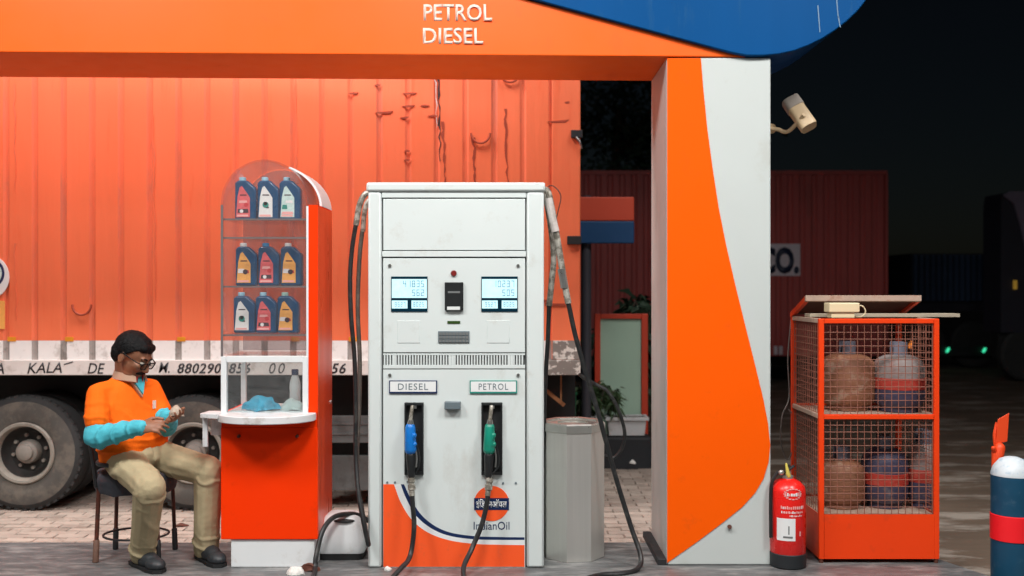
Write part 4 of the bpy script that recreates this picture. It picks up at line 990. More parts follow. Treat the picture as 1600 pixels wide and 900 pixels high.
jag(740, 215, 290, 6, 'hook_orange', 8, 'rust_streak'); jag(790, 170, 285, 5, 'hook_orange', 12, 'rust_streak')
rn = random.Random(3)
for px, py, w in ((590, 133, 10), (552, 146, 16), (640, 146, 22), (638, 166, 20), (632, 184, 14), (676, 181, 16), (664, 165, 14), (600, 176, 28), (636, 236, 9), (636, 250, 10), (872, 190, 34), (886, 160, 8), (850, 470, 22)):
    MB().prism([(tx(px - w / 2), tz(py)), (tx(px), tz(py - 1.6)), (tx(px + w / 2), tz(py - rn.uniform(0, 3))), (tx(px + w / 3), tz(py + 1.5)), (tx(px - w / 4), tz(py + 1.8))], YT - .006, YT - .0008).build('dent', 'hook_orange', tk, False)
# round white and blue notice with a yellow strip at the left edge of the picture
st = MB().prism([(tx(-14 + 29 * math.cos(a)), tz(433 + 33 * math.sin(a))) for a in [2 * math.pi * i / 28 for i in range(28)]], YT - .008, YT - .001).build('round_notice', 'decal_white', tk, False)
MB().prism([(tx(-12 + 20 * math.cos(a)), tz(427 + 22 * math.sin(a))) for a in [2 * math.pi * i / 24 for i in range(24)]], YT - .0095, YT - .008).build('notice_ring', 'decal_navy', st, False)
MB().prism([(tx(-12 + 16 * math.cos(a)), tz(427 + 18 * math.sin(a))) for a in [2 * math.pi * i / 24 for i in range(24)]], YT - .011, YT - .0095).build('notice_face', 'label_teal', st, False)
MB().box(tx(-30), tx(8), YT - .006, YT - .001, tz(514), tz(470)).build('notice_strip', 'label_yellow', tk, False)
# wheels
def wheel(px, Yf, name='wheel', w=.23):
    c_ = P(px, 708, Yf); c_.z = .4305; r = .4295
    t_ = MB(); ax = (0, 1, 0)
    t_.cur = 0
    t_.lathe([(.225, .03), (.235, .012), (.27, .002), (.33, -.004), (.385, .004)], c_, ax, 56, cap=False)
    t_.cur = 1
    t_.lathe([(.385, .004), (.41, .014), (r - .004, .032), (r, .05), (r, w - .05), (r - .004, w - .03), (.30, w), (.225, w - .02)], c_, ax, 56, cap=False)
    for k_ in range(44):
        a = 2 * math.pi * k_ / 44; d_ = Vector((math.cos(a), 0, math.sin(a))); s_ = Vector((-math.sin(a), 0, math.cos(a)))
        t_.obox(c_ + d_ * (r - .012) + Vector((0, .035, 0)), (.030, .03, .032), Matrix((d_, Vector((0, 1, 0)), s_)).transposed())
    wo = t_.build(name, ['tyre', 'tyre_tread'], tk, True, sharp=40, origin=c_)
    MB().lathe([(.228, .028), (.232, .004), (.222, -.008), (.205, -.006), (.197, .02), (.19, .05)], c_, ax, 48, cap=False).build('rim', 'rim_grey', wo)
    MB().lathe([(.19, .048), (.175, .09), (.15, .115), (.10, .12), (.001, .12)], c_, ax, 40, cap=False).build('rim_dish', 'rim_dark', wo)
    hb = MB(); hb.lathe([(.088, .12), (.088, .07), (.08, .05), (.06, .04), (.055, .02), (.03, .012), (.001, .012)], c_, ax, 28)
    for k_ in range(8):
        a = 2 * math.pi * k_ / 8 + .2; q = c_ + Vector((math.cos(a) * .125, .118, math.sin(a) * .125)); hb.cyl(q, q - Vector((0, .022, 0)), .014, n=6)
    hb.build('hub', 'hub_grey', wo)
    return wo
wheel(36, 7.40); wheel(301, 7.40); wheel(-225, 7.40)
for px in (36, 301):
    c_ = P(px, 708, 7.40); MB().cyl((c_.x, 7.55, .43), (c_.x, 9.5, .43), .06, n=12).build('axle', 'chassis', tk)
    MB().lathe([(.001, 0), (.42, 0), (.4285, .02), (.4285, .2), (.42, .22), (.001, .22)], (c_.x, 9.3, .43), (0, 1, 0), 40).build('far_wheel', 'tyre_tread', tk)
    MB().lathe([(.001, 0), (.42, 0), (.4285, .02), (.4285, .2), (.42, .22), (.001, .22)], (c_.x, 7.68, .43), (0, 1, 0), 40).build('inner_wheel', 'tyre_tread', tk)
MB().box(xl, xr, 7.9, 8.05, .62, zr0 + .019).build('chassis_beam', 'chassis', tk, False); MB().box(xl, xr, 8.85, 9.0, .62, zr0 + .019).build('chassis_beam', 'chassis', tk, False)
MB().box(tx(470), tx(842), 7.42, 7.46, tz(696), tz(653)).build('side_guard', 'chassis_grey', tk, False, bevel=.004)
for q in (664, 680): MB().box(tx(470), tx(842), 7.412, 7.4195, tz(q + 3), tz(q)).build('guard_rib', 'chassis_grey', tk, False)
MB().box(tx(470), tx(842), 7.5, 7.54, tz(775), tz(719)).build('side_guard', 'chassis_grey', tk, False, bevel=.004)
for px in (500, 650, 835): MB().box(tx(px), tx(px + 8), 7.47, 7.495, tz(775), zr0 + .019).build('guard_post', 'chassis', tk, False)
MB().box(xl, xr, 8.3, 8.34, .02, zr0).build('underbody_sheet', 'chassis', tk, False)  # black sheet across the whole underbody, nearly down to the ground
MB().obox(P(868, 622, 7.5), (.17, .03, .028), Matrix.Rotation(.68, 3, 'Y')).build('tail_brace', 'wood_brown', tk, False)
MB().box(tx(877), tx(879.5), 7.45, 7.47, tz(633), tz(588)).build('tail_brace', 'wood_brown', tk, False)

# ================================================================== THINGS BEHIND THE PUMP
t = tag(MB().lathe([(.10, 0), (.12, .01), (.13, .3), (.138, .305), (.138, .32), (.125, .32), (.115, .02), (.001, .02)], (PX(876, 8.2), 8.2, .48), n=24).build('bucket', 'green_bucket'), 'green bucket standing behind the steel bin', 'bucket')
crt = tag(MB().box(PX(850, 8.2), PX(905, 8.2), 8.05, 8.4, -.02, .478).build('crate', 'planter_stand', None, False, bevel=.01), 'dark crate under the green bucket behind the steel bin', 'crate')
# small two-colour sign on a pole
YS = 9.0
t = thing('pole_sign', 'small orange and blue sign plate on a grey pole beside the truck', 'sign', (PX(917, YS), YS, 0))
MB().cyl((PX(916, YS), YS, -.03), (PX(916, YS), YS, PZ(306, YS)), .045, n=16).build('pole', 'pole_grey', t)
c0s, c1s = PX(880, YS), PX(989, YS)
MB().box(c0s, c1s, YS - .09, YS - .05, PZ(346, YS), PZ(309, YS)).build('orange_plate', 'sign_orange', t, False, bevel=.01)
MB().box(c0s, c1s, YS - .09, YS - .05, PZ(381, YS), PZ(346.5, YS)).build('blue_plate', 'sign_blue', t, False, bevel=.01)
# orange framed pale board
YW = 9.55
t = thing('framed_board', 'orange framed pale green board behind the potted plant', 'board', (PX(970, YW), YW, 0))
MB().box(PX(938, YW), PX(1002, YW), YW + .01, YW + .03, .12, PZ(498, YW)).build('face', 'board_green', t, False)
MB().box(PX(929, YW), PX(938, YW), YW - .02, YW + .05, -.03, PZ(490, YW)).build('frame_post', 'board_frame', t, False, bevel=.005)
MB().box(PX(1002, YW), PX(1012, YW), YW - .02, YW + .05, -.03, PZ(490, YW)).build('frame_post', 'board_frame', t, False, bevel=.005)
MB().box(PX(938, YW) + .001, PX(1002, YW) - .001, YW - .018, YW + .048, PZ(498, YW), PZ(490, YW) - .002).build('frame_rail', 'board_frame', t, False, bevel=.004)
MB().box(PX(938, YW) + .001, PX(1002, YW) - .001, YW - .018, YW + .048, .05, .12).build('frame_rail', 'board_frame', t, False, bevel=.004)
# planter on a dark stand
YL = 9.15
t = tag(MB().box(PX(940, YL), PX(1018, YL), YL - .02, YL + .24, -.02, PZ(683, YL)).build('planter_stand', 'planter_stand', None, False, bevel=.02), 'dark low stand under the white rectangular planter', 'stand')
def planter(px0, px1, py0, py1, Y, label, dep=.2):
    z1, z0 = PZ(py0, Y), PZ(py1, Y) + .002; a, b_ = PX(px0, Y), PX(px1, Y)
    t = thing('planter', label, 'planter', ((a + b_) / 2, Y + dep / 2, z0)); e = .025
    q = MB(); q.hexa([(a + e, Y + e, z0), (b_ - e, Y + e, z0), (b_ - e, Y + dep - e, z0), (a + e, Y + dep - e, z0), (a + .01, Y + .01, z1 - .03), (b_ - .01, Y + .01, z1 - .03), (b_ - .01, Y + dep - .01, z1 - .03), (a + .01, Y + dep - .01, z1 - .03)])
    q.build('box', 'planter_white', t, False, bevel=.006)
    q = MB(); w = .022
    q.box(a - .01, b_ + .01, Y - .01, Y + w, z1 - .0295, z1); q.box(a - .01, b_ + .01, Y + dep - w, Y + dep + .01, z1 - .0295, z1); q.box(a - .01, a + w, Y + w, Y + dep - w, z1 - .0295, z1); q.box(b_ - w, b_ + .01, Y + w, Y + dep - w, z1 - .0295, z1)
    q.build('rim', 'planter_white', t, False)
    MB().box(a + w, b_ - w, Y + w, Y + dep - w, z1 - .029, z1 - .012).build('soil', 'bark', t, False)
planter(948, 1012, 652, 682, YL, 'white rectangular planter on the dark stand')
planter(905, 934, 650, 682, YL + .02, 'small white planter half hidden behind the steel bin')
MB().box(PX(903, YL), PX(937, YL), YL - .02, YL + .24, -.02, PZ(683, YL)).build('planter_stand', 'planter_stand', None, False, bevel=.02)
tag(bpy.data.objects['planter_stand.001'], 'dark low stand under the small white planter', 'stand')
def leafy(name, label, base, h_, nstem, spread, droop, nleaf, llen, m, seed, group=None, cat='plant'):
    rn = random.Random(seed); t = thing(name, label, cat, base, group); st_ = MB(); lf = MB(); base = Vector(base)
    for i in range(nstem):
        a = rn.uniform(0, 6.28); sp = spread * rn.uniform(.3, 1); hh = h_ * rn.uniform(.6, 1)
        pts = [base, base + Vector((math.cos(a) * sp * .35, math.sin(a) * sp * .35, hh * .75)), base + Vector((math.cos(a) * sp * .75, math.sin(a) * sp * .75, hh)), base + Vector((math.cos(a) * sp * 1.25, math.sin(a) * sp * 1.25, hh - droop * rn.random()))]
        pp = catmull(pts, 8); st_.tube(pp, .006 * max(1, h_), 5, 0)
        for j in range(nleaf):
            q = pp[min(len(pp) - 1, int(len(pp) * (.25 + .75 * rn.random())))]; d = Vector((rn.uniform(-1, 1), rn.uniform(-1, 1), rn.uniform(-.9, .5))).normalized()
            s_ = d.cross(Vector((rn.uniform(-1, 1), rn.uniform(-1, 1), rn.uniform(-1, 1)))).normalized() * llen * .11; L_ = llen * rn.uniform(.6, 1.2)
            e = q + d * L_ + Vector((0, 0, -L_ * .35)); mid = q + d * L_ * .5
            lf.add([q, mid + s_, e, mid - s_], [(0, 1, 2, 3)])
    st_.build('stem', 'bark', t); lf.build('foliage', m, t, False)
    return t
zp = PZ(652, YL) - .012
leafy('potted_plant', 'dark green drooping plant growing in the small white planter', (PX(925, YL), YL + .12, zp), .30, 16, .22, .2, 26, .16, 'leaf', 3)
leafy('potted_plant', 'dark green drooping plant leaning across the pale board', (PX(955, YL), YL + .1, zp), .28, 9, .15, .22, 20, .13, 'leaf', 5)
leafy('shrub', 'dark bushy shrub showing above the orange framed board', (PX(1004, 10.4), 10.4, -.03), 1.62, 20, .40, .25, 36, .3, 'leaf_dark', 9, cat='shrub')
tag(crumple('litter', 'small white scrap on the paving in front of the dark stand', 'litter', blobring(P(989, 724, 9.0) * 1, (.03, .02, .03)), 'paper_white', 5, .01), 'small white scrap on the paving in front of the dark stand', 'litter')

# ================================================================== FIRE EXTINGUISHER
c = Vector((PX(1232.5, 5.40), 5.42, ISL)); re = .0945
t = thing('fire_extinguisher', 'red fire extinguisher on the island between column and cage', 'fire extinguisher', c)
hb = PZ(752, 5.36) - ISL
MB().lathe([(re - .004, .055), (re, .06), (re, hb - .06), (re - .006, hb - .035), (re - .03, hb - .01), (.04, hb + .002), (.03, hb + .006)], c, n=40).build('tank', 'ext_red', t, True, sharp=50)
MB().lathe([(re - .01, .002), (re + .003, .006), (re + .004, .075), (re + .001, .078)], c, n=40).build('boot', 'ext_boot', t)
MB().lathe([(.026, 0), (.03, .004), (.03, .02), (.018, .024), (.018, .045)], c + Vector((0, 0, hb)), n=16).build('valve', 'ext_silver', t)
MB().cap(c + Vector((-.002, -.02, hb + .02)), c + Vector((-.014, -.02, hb + .085)), .013, .006, 8).build('lever', 'ext_yellow', t)
MB().cap(c + Vector((-.012, -.012, hb + .045)), c + Vector((.03, .0, hb + .07)), .01, .008, 8).build('handle', 'ext_boot', t)
MB().tube([c + Vector((-.02, -.01, hb + .035)), c + Vector((-.06, -.02, hb + .04)), c + Vector((-.095, -.03, hb - .02)), c + Vector((-.102, -.035, hb - .12)), c + Vector((-.101, -.035, .16))], .010, 8).build('discharge_hose', 'rubber', t)
MB().ell(c + Vector((-.048, -.045, hb + .045)), (.015, .012, .014)).build('gauge', 'ext_silver', t)
def wraplabel(a0, a1, z0, z1, m, name, r=re + .0012):
    n_ = 8; v = []
    for rr2 in (r, r - .001):
        for zz in (z0, z1):
            for i in range(n_ + 1):
                a = R(a0 + (a1 - a0) * i / n_); v.append((c.x + rr2 * math.sin(a), c.y - rr2 * math.cos(a), c.z + zz))
    k_ = n_ + 1; f = [(i, i + 1, k_ + i + 1, k_ + i) for i in range(n_)]
    MB().add(v[:2 * k_], f).build(name, m, t, True)
wraplabel(-52, 9, .155, .275, 'decal_white', 'label_sticker')
wraplabel(-30, 0, .17, .18, 'key_grey', 'print', re + .002); wraplabel(-14, -10, .19, .235, 'key_grey', 'print', re + .002)
rn = random.Random(8)
for zrow, hrow, a0, a1 in ((.325, .018, -38, 40), (.302, .014, -36, 36), (.395, .020, -24, 28), (.285, .010, -10, 34)):
    a = a0
    while a < a1:
        w = rn.uniform(3, 7); wraplabel(a, a + w, zrow, zrow + hrow * rn.uniform(.6, 1), 'mark_pink' if rn.random() < .6 else 'decal_white', 'print'); a += w + rn.uniform(1.5, 3)
for i in range(16):
    a = 2 * math.pi * i / 16; aa, zz = 2 + 27 * math.cos(a), .406 + .028 * math.sin(a); wraplabel(aa - 4, aa + 4, zz - .003, zz + .003, 'mark_pink', 'print')
wraplabel(24, 29, .18, .205, 'mark_pink', 'print')

# ================================================================== GAS CYLINDER CAGE
Y0, Y1 = 5.46, 6.02; a0, a1 = PX(1280, Y0), PX(1468, Y0)
def cz_(p): return PZ(p, Y0)
cg = thing('cylinder_cage', 'orange wire mesh cage with raised lid holding gas cylinders', 'cage', ((a0 + a1) / 2, (Y0 + Y1) / 2, ISL))
zb_, zp_, zs_, zt_ = ISL + .022, cz_(804), cz_(652), cz_(498)
w = .028
for (x, y) in ((a0, Y0), (a1 - w, Y0), (a0, Y1 - w), (a1 - w, Y1 - w)):
    MB().box(x, x + w, y, y + w, zb_, zt_).build('corner_post', 'cage_bright' if y < 5.6 else 'cage_orange', cg, False, bevel=.003)
    MB().cyl((x + w / 2, y + w / 2, ISL + .001), (x + w / 2, y + w / 2, zb_ - .001), .012, n=10).build('foot', 'rust_dark', cg)
for nm, y in (('front', Y0), ('rear', Y1 - w)):
    for z in (zt_ - .026, zs_ - .012): MB().box(a0 + w + .001, a1 - w - .001, y + .002, y + w - .002, z, z + .026).build('cross_rail', 'cage_bright' if y == Y0 else 'cage_orange', cg, False, bevel=.003)
for x in (a0, a1 - w):
    for z in (zt_ - .026, zs_ - .012): MB().box(x + .002, x + w - .002, Y0 + w + .001, Y1 - w - .001, z, z + .026).build('side_rail', 'cage_pale', cg, False, bevel=.003)
MB().box(a0 + w + .001, a1 - w - .001, Y0 + .001, Y0 + .006, zb_ + .002, zp_).build('lower_panel', 'cage_bright', cg, False)
MB().box(a0 + .002, a0 + .006, Y0 + w + .001, Y1 - w - .001, zb_ + .002, zp_).build('side_panel', 'cage_orange', cg, False); MB().box(a1 - .006, a1 - .002, Y0 + w + .001, Y1 - w - .001, zb_ + .002, zp_).build('side_panel', 'cage_orange', cg, False)
MB().box(a0 + w + .001, a1 - w - .001, Y1 - .006, Y1 - .001, zb_ + .002, zp_).build('rear_panel', 'cage_orange', cg, False)
MB().box(a0 + .008, a1 - .008, Y0 + .03, Y1 - .03, zs_ - .008, zs_ + .002).build('shelf', 'cage_pale', cg, False)
MB().box(a0 + .008, a1 - .008, Y0 + .03, Y1 - .03, zp_ - .02, zp_ - .01).build('floor_plate', 'cage_pale', cg, False)
def screen(fixed, lo2, hi2, z0, z1, axis):
    b = MB(); st = .0375; r = .0021; u = lo2
    while u <= hi2 + 1e-6:
        p = lambda z: (fixed, u, z) if axis == 'x' else (u, fixed, z)
        b.cyl(p(z0), p(z1), r, n=5); u += st
    z = z0
    while z <= z1 + 1e-6:
        q = (lambda v: (fixed + .0026, v, z)) if axis == 'x' else (lambda v: (v, fixed + .0026, z))
        b.cyl(q(lo2), q(hi2), r, n=5); z += st
    b.build('mesh_screen', 'cage_wire', cg, True)['kind'] = 'stuff'
for z0, z1 in ((zp_, zs_ - .013), (zs_ + .015, zt_ - .027)):
    screen(Y0 + .014, a0 + w, a1 - w, z0, z1, 'y'); screen(Y1 - .014, a0 + w, a1 - w, z0, z1, 'y')
    screen(a0 + .012, Y0 + w, Y1 - w, z0, z1, 'x'); screen(a1 - .014, Y0 + w, Y1 - w, z0, z1, 'x')
# raised lid, hinged at the rear
lz0, lz1 = zt_ + .015, PZ(463, 5.70); yf = 5.70
d = Vector((0, yf - Y1, lz1 - lz0)).normalized(); up_ = Vector((0, -d.z, d.y)) * -1
lid = MB(); 
def slabp(x0, x1, y0, y1, t0, t1, m, nm):
    q = []
    for tt in (t0, t1):
        for (x, y) in ((x0, y0), (x1, y0), (x1, y1), (x0, y1)):
            k_ = (y - Y1) / (yf - Y1); q.append(Vector((x, y, lz0 + (lz1 - lz0) * k_ + tt)))
    MB().hexa(q).build(nm, m, cg, False)
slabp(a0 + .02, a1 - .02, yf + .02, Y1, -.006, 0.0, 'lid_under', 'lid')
slabp(a0 - .003, a1, yf, yf + .019, -.026, .006, 'cage_pale', 'lid_front_bar'); slabp(a0 - .003, a0 + .019, yf + .0195, Y1, -.026, .006, 'cage_orange', 'lid_side_bar'); slabp(a1 - .019, a1, yf + .0195, Y1, -.026, .006, 'cage_orange', 'lid_side_bar')
tag(MB().box(a0 + .02, PX(1494, 5.75), 5.70, 5.80, zt_ + .0015, zt_ + .022).build('plank', 'wood_pale', None, False, bevel=.002), 'pale wooden plank lying across the top of the cage', 'plank')
# socket box with cable on top
t = thing('socket_box', 'cream electrical box on top of the cage under its lid', 'electrical box', P(1316, 496, 5.6) )
sb = P(1316, 495, 5.58); sb.z = zt_ + .001
MB().box(sb.x - .07, sb.x + .06, 5.55, 5.63, sb.z, sb.z + .03).build('lower_half', 'socket_cream', t, False, bevel=.004)
MB().box(sb.x - .085, sb.x + .085, 5.54, 5.64, sb.z + .031, sb.z + .085).build('upper_half', 'socket_cream', t, False, bevel=.006)
MB().tube([(sb.x + .085, 5.58, sb.z + .07), (sb.x + .115, 5.58, sb.z + .065), (sb.x + .13, 5.58, sb.z + .035), (sb.x + .11, 5.58, sb.z + .008), (sb.x + .06, 5.57, sb.z + .006)], .004, 6).build('cable', 'socket_cream', t)
tag(MB().tube([P(1236, 500, 6.05), P(1231, 560, 6.05), P(1233, 620, 6.05), P(1222, 650, 6.0), P(1220, 690, 6.0), P(1230, 718, 6.0), P(1240, 700, 6.0), P(1246, 675, 6.0), P(1240, 650, 6.0), P(1232, 640, 6.0)], .004, 6).build('cable', 'wire_grey'), 'thin grey cable looping down the left rear of the cage', 'cable')
# gas cylinders
def gas(px, Y, z, r, hgt, mats, label, ):
    c_ = Vector((PX(px, Y), Y, z)); body, band, shoulder = mats
    t = thing('gas_cylinder', label, 'gas cylinder', c_, 'gas cylinders in the cage')
    MB().lathe([(r * .72, .001), (r * .74, .003), (r * .74, .03), (r * .70, .032)], c_, n=28).build('foot_ring', body, t)
    MB().lathe([(r * .55, .025), (r * .85, .035), (r * .98, .06), (r, .09), (r, hgt * .40)], c_, n=36).build('body', body, t)
    MB().lathe([(r, hgt * .40), (r * 1.012, hgt * .405), (r * 1.012, hgt * .595), (r, hgt * .60)], c_, n=36).build('band', band, t)
    MB().lathe([(r, hgt * .60), (r, hgt * .76), (r * .95, hgt * .85), (r * .8, hgt * .935), (r * .55, hgt * .985), (r * .25, hgt), (.01, hgt)], c_, n=36).build('shoulder', shoulder, t)
    MB().lathe([(.018, 0), (.022, .002), (.022, .03), (.014, .032), (.014, .05), (.02, .052), (.02, .07)], c_ + Vector((0, 0, hgt - .002)), n=14).build('valve', 'steel', t)
    for s_ in (-1, 1):
        rg = []; cl = MB()
        for i in range(9):
            a = R(90 * s_ - 55 + 110 * i / 8); rg.append([c_ + Vector(((.042 + q) * math.cos(a), (.042 + q) * math.sin(a), hgt - .012 + zz)) for q, zz in ((0, 0), (.006, 0), (.006, .085), (0, .085))])
        cl.rings(rg); cl.build('collar', 'gas_collar', t)
zu, zl = zs_ + .003, zp_ - .009
gas(1324, 5.80, zu, .156, .325, ('gas_brown', 'gas_brown', 'gas_brown'), 'rusty brown gas cylinder, left on the upper cage shelf')
gas(1404, 5.72, zu, .140, .325, ('gas_blue', 'gas_red', 'gas_grey'), 'grey gas cylinder with red band, right on the upper cage shelf')
gas(1315, 5.70, zl, .125, .275, ('gas_brown', 'gas_brown', 'gas_brown'), 'short rusty brown gas cylinder, left in the cage bottom')
gas(1382, 5.72, zl, .128, .335, ('gas_blue', 'gas_red', 'gas_blue'), 'dark blue gas cylinder with red band, middle of the cage bottom')
gas(1442, 5.70, zl, .085, .37, ('gas_blue', 'gas_red', 'gas_grey'), 'narrow pale topped gas cylinder, right in the cage bottom')

# ================================================================== CCTV CAMERA
t = thing('security_camera', 'cream security camera on a bracket beside the white column', 'security camera', P(1207, 203, 5.95))
cc = P(1251, 180, 5.85)
ax = Vector((.38, -.45, -.80)).normalized(); sdv = ax.cross(Vector((0, 1, .2))).normalized(); upv = sdv.cross(ax).normalized()
CM = Matrix((ax, sdv, upv)).transposed()
def rod(w, h_, x): return [cc + CM @ Vector((x, w * math.copysign(abs(math.cos(a)) ** .55, math.cos(a)), h_ * math.copysign(abs(math.sin(a)) ** .55, math.sin(a)))) for a in [2 * math.pi * k_ / 28 for k_ in range(28)]]
MB().rings([rod(.034, .03, -.125), rod(.048, .042, -.115), rod(.05, .044, -.06), rod(.05, .044, .09), rod(.046, .04, .1)]).build('housing', 'cctv_cream', t, True, sharp=50)
MB().rings([rod(.053, .047, -.12), rod(.054, .048, -.05)]).build('rear_cap', 'cctv_face', t, True, sharp=50)
MB().tube([P(1200, 201, 5.97), P(1215, 202, 5.95), P(1232, 205, 5.9), cc + CM @ Vector((.04, 0, -.06))], .012, 8).build('bracket', 'cctv_cream', t)
MB().cyl(P(1201, 201, 6.0), P(1206.5, 201, 5.97), .03, n=14).build('wall_plate', 'cctv_cream', t)

# ================================================================== BLUE BOLLARD AND FLAG POST
Yb = 5.4; c = Vector((PX(1581, Yb), Yb, -.045)); rb = .105
t = thing('bollard', 'blue bollard with red band and pale domed top at the right edge', 'bollard', c)
zt_ = PZ(742, Yb) + .045; z1_, z2_ = PZ(842, Yb) + .045, PZ(802, Yb) + .045
MB().lathe([(rb, .001), (rb, z1_)], c, n=40).build('shaft', 'bollard_blue', t); MB().lathe([(rb, z2_ + .001), (rb, zt_ - .001)], c, n=40).build('shaft', 'bollard_blue', t)
MB().lathe([(rb + .001, z1_ + .0005), (rb + .004, z1_ + .003), (rb + .004, z2_ - .003), (rb + .001, z2_ - .0005)], c, n=40).build('red_band', 'bollard_red', t)
MB().lathe([(rb + .001, zt_), (rb + .001, zt_ + .01), (rb * .9, zt_ + .045), (rb * .6, zt_ + .085), (rb * .3, zt_ + .098), (.002, zt_ + .1)], c, n=40).build('domed_top', 'bollard_top', t)
wx = PX(1597, Yb)
text('W', wx - .008, wx + .035, c.z + z1_ + .045, c.z + z1_ + .105, 0, 'lettering', 'container_plate', t, .001, wrap=(c.x, c.y, rb + .0055))
MB().tube([Vector((c.x + (rb + .002) * math.sin(a), c.y - (rb + .002) * math.cos(a), c.z + zz)) for a, zz in ((.62, zt_ - .05), (.5, zt_ - .08), (.5, zt_ - .12), (.62, zt_ - .15), (.75, zt_ - .12), (.68, zt_ - .1))], .006, 6).build('emblem_swirl', 'bollard_top', t)
t = thing('flag_post', 'orange post with a tilted square plate standing behind the blue bollard', 'marker post', (PX(1555, 5.56), 5.56, -.045))
Yo = 5.56
MB().cyl((PX(1553, Yo), Yo, -.044), (PX(1554, Yo), Yo, PZ(700, Yo)), .016, n=12).build('post', 'post_orange', t)
MB().cap(P(1558, 722, Yo), P(1562, 700, Yo), .028, .03, 10).build('clamp', 'post_orange', t); MB().cap(P(1554, 706, Yo), P(1552, 700, Yo - .02), .016, .012, 8).build('clamp_bolt', 'post_orange', t)
MB().hexa([P(1556, 694, Yo), P(1574, 690, Yo), P(1574, 690, Yo + .02), P(1556, 694, Yo + .02), P(1559, 655, Yo), P(1577, 645, Yo), P(1577, 645, Yo + .02), P(1559, 655, Yo + .02)]).build('plate', 'post_orange', t, False, bevel=.003)
MB().tube([P(1556, 700, Yo + .02), P(1554, 680, Yo + .02), P(1558, 660, Yo + .025)], .010, 8).build('plate_arm', 'post_orange', t)

# ================================================================== FAR TRUCKS, TREE
YC = 17.0
def vx(p): return PX(p, YC)
def vz(p): return PZ(p, YC)
t = thing('far_container', 'dark red corrugated container truck parked in the dark behind the column', 'truck', (3, YC + 1.2, 0))
pc_ = .205; b = MB(); prof = [(0, .03), (.05, .03), (.075, 0), (pc_ - .03, 0), (pc_ - .005, .03), (pc_, .03), (pc_, .06), (0, .06)]
zc0, zc1 = vz(545), vz(273); n8 = len(prof)
b.add([(x, YC + y, zc0) for x, y in prof] + [(x, YC + y, zc1) for x, y in prof], [tuple(range(n8)), tuple(range(2 * n8 - 1, n8 - 1, -1))] + [(i, (i + 1) % n8, n8 + (i + 1) % n8, n8 + i) for i in range(n8)])
pm_ = b.mesh('wall_panel'); pm_.materials.append(M['container_red'])
x = vx(1383)
while x - pc_ > -1.2:
    x -= pc_; o = bpy.data.objects.new('wall_panel', pm_); COL.objects.link(o); o.parent = t; o.location = Vector((x, 0, 0)) - ORG[t]
MB().box(x, vx(1386), YC - .02, YC + .1, zc1 + .001, zc1 + .07).build('top_rail', 'container_red', t, False); MB().box(x, vx(1386), YC - .02, YC + .1, zc0 - .12, zc0 - .001).build('lower_rail', 'container_red', t, False)
MB().box(vx(1383) + .001, vx(1387), YC - .015, YC + 2.4, zc0, zc1).build('end_post', 'container_red', t, False); MB().box(x, vx(1382), YC + .061, YC + 2.4, zc0, zc1).build('container_core', 'chassis', t, False)
MB().box(x, vx(1380), YC + .7, YC + .9, zc0 - .35, zc0 - .121).build('chassis_beam', 'chassis', t, False)
for px in (1010, 1130, 1300): MB().lathe([(.2, .03), (.45, 0), (.5, .04), (.5, .2), (.2, .24)], (vx(px), YC + .05, .46), (0, 1, 0), 32).build('wheel', 'tyre_tread', t)
pl = MB().box(vx(1150), vx(1250), YC - .012, YC - .001, vz(431), vz(381)).build('name_plate', 'container_plate', t, False)
text('CO.', vx(1186), vx(1248), vz(428), vz(386), YC - .0125, 'lettering', 'container_navy', pl, .004, bold=.05)
for px in (1208, 1216, 932): MB().box(vx(px), vx(px + 6), YC - .05, YC - .021, zc0 - .10, zc0 + .05).build('side_lamp', 'container_plate', t, False, bevel=.01)

YD = 21.0
def fx(p): return PX(p, YD)
def fz(p): return PZ(p, YD)
t = thing('far_truck', 'dark blue slatted truck standing in the dark behind the cage', 'truck', (fx(1490), YD + 1, 0))
for i in range(13):
    a = 1428 + i * 9.1; MB().box(fx(a), fx(a + 6), YD, YD + .08, fz(470), fz(398)).build('slat', 'far_blue', t, False)
MB().box(fx(1426), fx(1548), YD + .081, YD + 2.2, fz(472), fz(396)).build('cargo_body', 'far_body', t, False); MB().box(fx(1424), fx(1550), YD - .02, YD + 2.2, fz(486), fz(473)).build('deck_rail', 'far_body', t, False)
MB().box(fx(1424), fx(1550), YD - .02, YD + .04, fz(556), fz(540)).build('underrun_rail', 'chassis', t, False)
for px, m_ in ((1423, 'lamp_orange'), (1481, 'lamp_green'), (1538, 'lamp_green')):
    MB().cap(P(px - 1.2, 542 if m_ == 'lamp_orange' else 549, YD - .06), P(px + 1.2, 535 if m_ == 'lamp_orange' else 545, YD - .06), .028, .026, 10).build('marker_lamp', m_, t)
for px in (1450, 1530): MB().lathe([(.2, .03), (.45, 0), (.5, .04), (.5, .2), (.2, .24)], (fx(px), YD + .2, .46), (0, 1, 0), 28).build('wheel', 'tyre_tread', t)

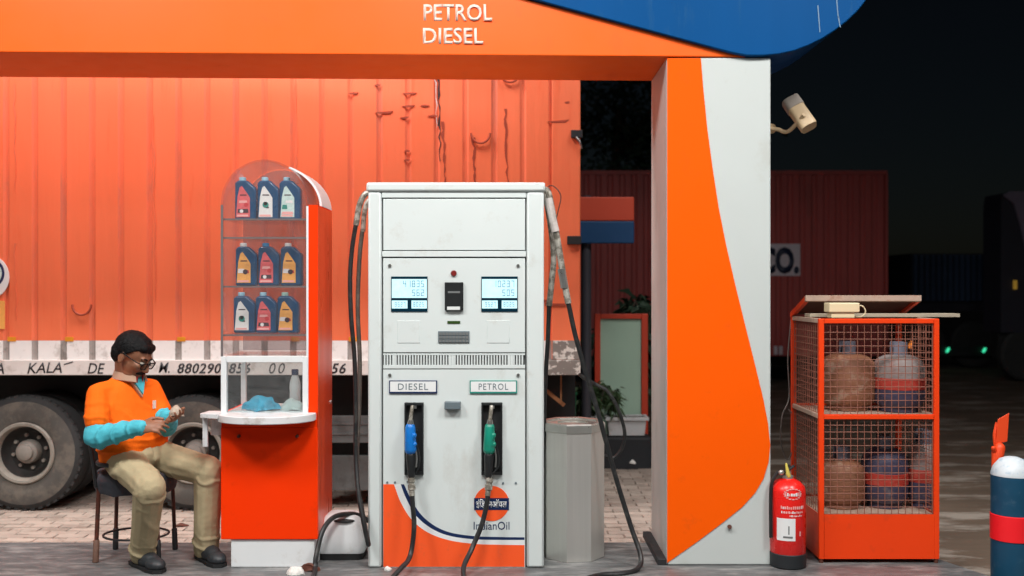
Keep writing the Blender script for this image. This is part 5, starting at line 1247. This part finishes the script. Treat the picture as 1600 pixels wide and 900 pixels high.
YE = 18.0
def ex(p): return PX(p, YE)
def ez(p): return PZ(p, YE)
t = thing('tarp_truck', 'dark truck with greyish tarpaulin top at the far right edge', 'truck', (ex(1640), YE + 1, 0))
MB().prism([(ex(1565), ez(520)), (ex(1565), ez(318)), (ex(1568), ez(302)), (ex(1578), ez(300)), (ex(1760), ez(300)), (ex(1760), ez(520))], YE + .03, YE + .7).build('cargo_body', 'far_body', t, True)
MB().prism([(ex(1567), ez(305)), (ex(1578), ez(299)), (ex(1762), ez(299)), (ex(1762), ez(420)), (ex(1604), ez(396)), (ex(1594), ez(352)), (ex(1584), ez(318))], YE - .02, YE + .029).build('tarpaulin', 'far_tarp', t, False)
MB().box(ex(1568), ex(1760), YE + .2, YE + .5, ez(560), ez(521)).build('chassis_beam', 'chassis', t, False)
MB().box(ex(1584), ex(1588), YE - .03, YE + .029, ez(452), ez(438)).build('marker_lamp', 'lamp_amber', t, False)
for px in (1610, 1720): MB().lathe([(.2, .03), (.45, 0), (.5, .04), (.5, .2), (.2, .24)], (ex(px), YE + .05, .46), (0, 1, 0), 28).build('wheel', 'tyre_tread', t)

t = thing('tree', 'dark leafy tree rising behind the far red container', 'tree', (2.2, 20.5, -.05))
q = MB().tube([(2.2, 20.5, -.05), (2.25, 20.5, 1.6), (2.1, 20.4, 3.2), (2.2, 20.5, 5.4)], lambda u: .22 - .15 * u, 10); 
rn = random.Random(4)
for i in range(9):
    a = rn.uniform(0, 6.28); z = rn.uniform(2.4, 4.8); q.tube([(2.2, 20.5, z), (2.2 + math.cos(a) * .9, 20.5 + math.sin(a) * .9, z + .7), (2.2 + math.cos(a) * 1.8, 20.5 + math.sin(a) * 1.8, z + 1.0)], lambda u: .08 - .06 * u, 6)
q.build('trunk', 'bark', t)
lf = MB()
cl = [(Vector((2.2 + rn.gauss(0, 1.1), 20.4 + rn.gauss(0, .9), 4.6 + rn.gauss(0, 1.0))), rn.uniform(.4, .9)) for _ in range(34)]
for c_, r_ in cl:
    for i in range(150):
        p = c_ + Vector((rn.gauss(0, 1), rn.gauss(0, 1), rn.gauss(0, .8))) * r_ * .5; d = Vector((rn.uniform(-1, 1), rn.uniform(-1, 1), rn.uniform(-1, .4))).normalized(); s_ = d.orthogonal().normalized() * .045; L_ = rn.uniform(.12, .24)
        lf.add([p, p + d * L_ * .5 + s_, p + d * L_, p + d * L_ * .5 - s_], [(0, 1, 2, 3)])
lf.build('crown', 'leaf_dark', t, False)
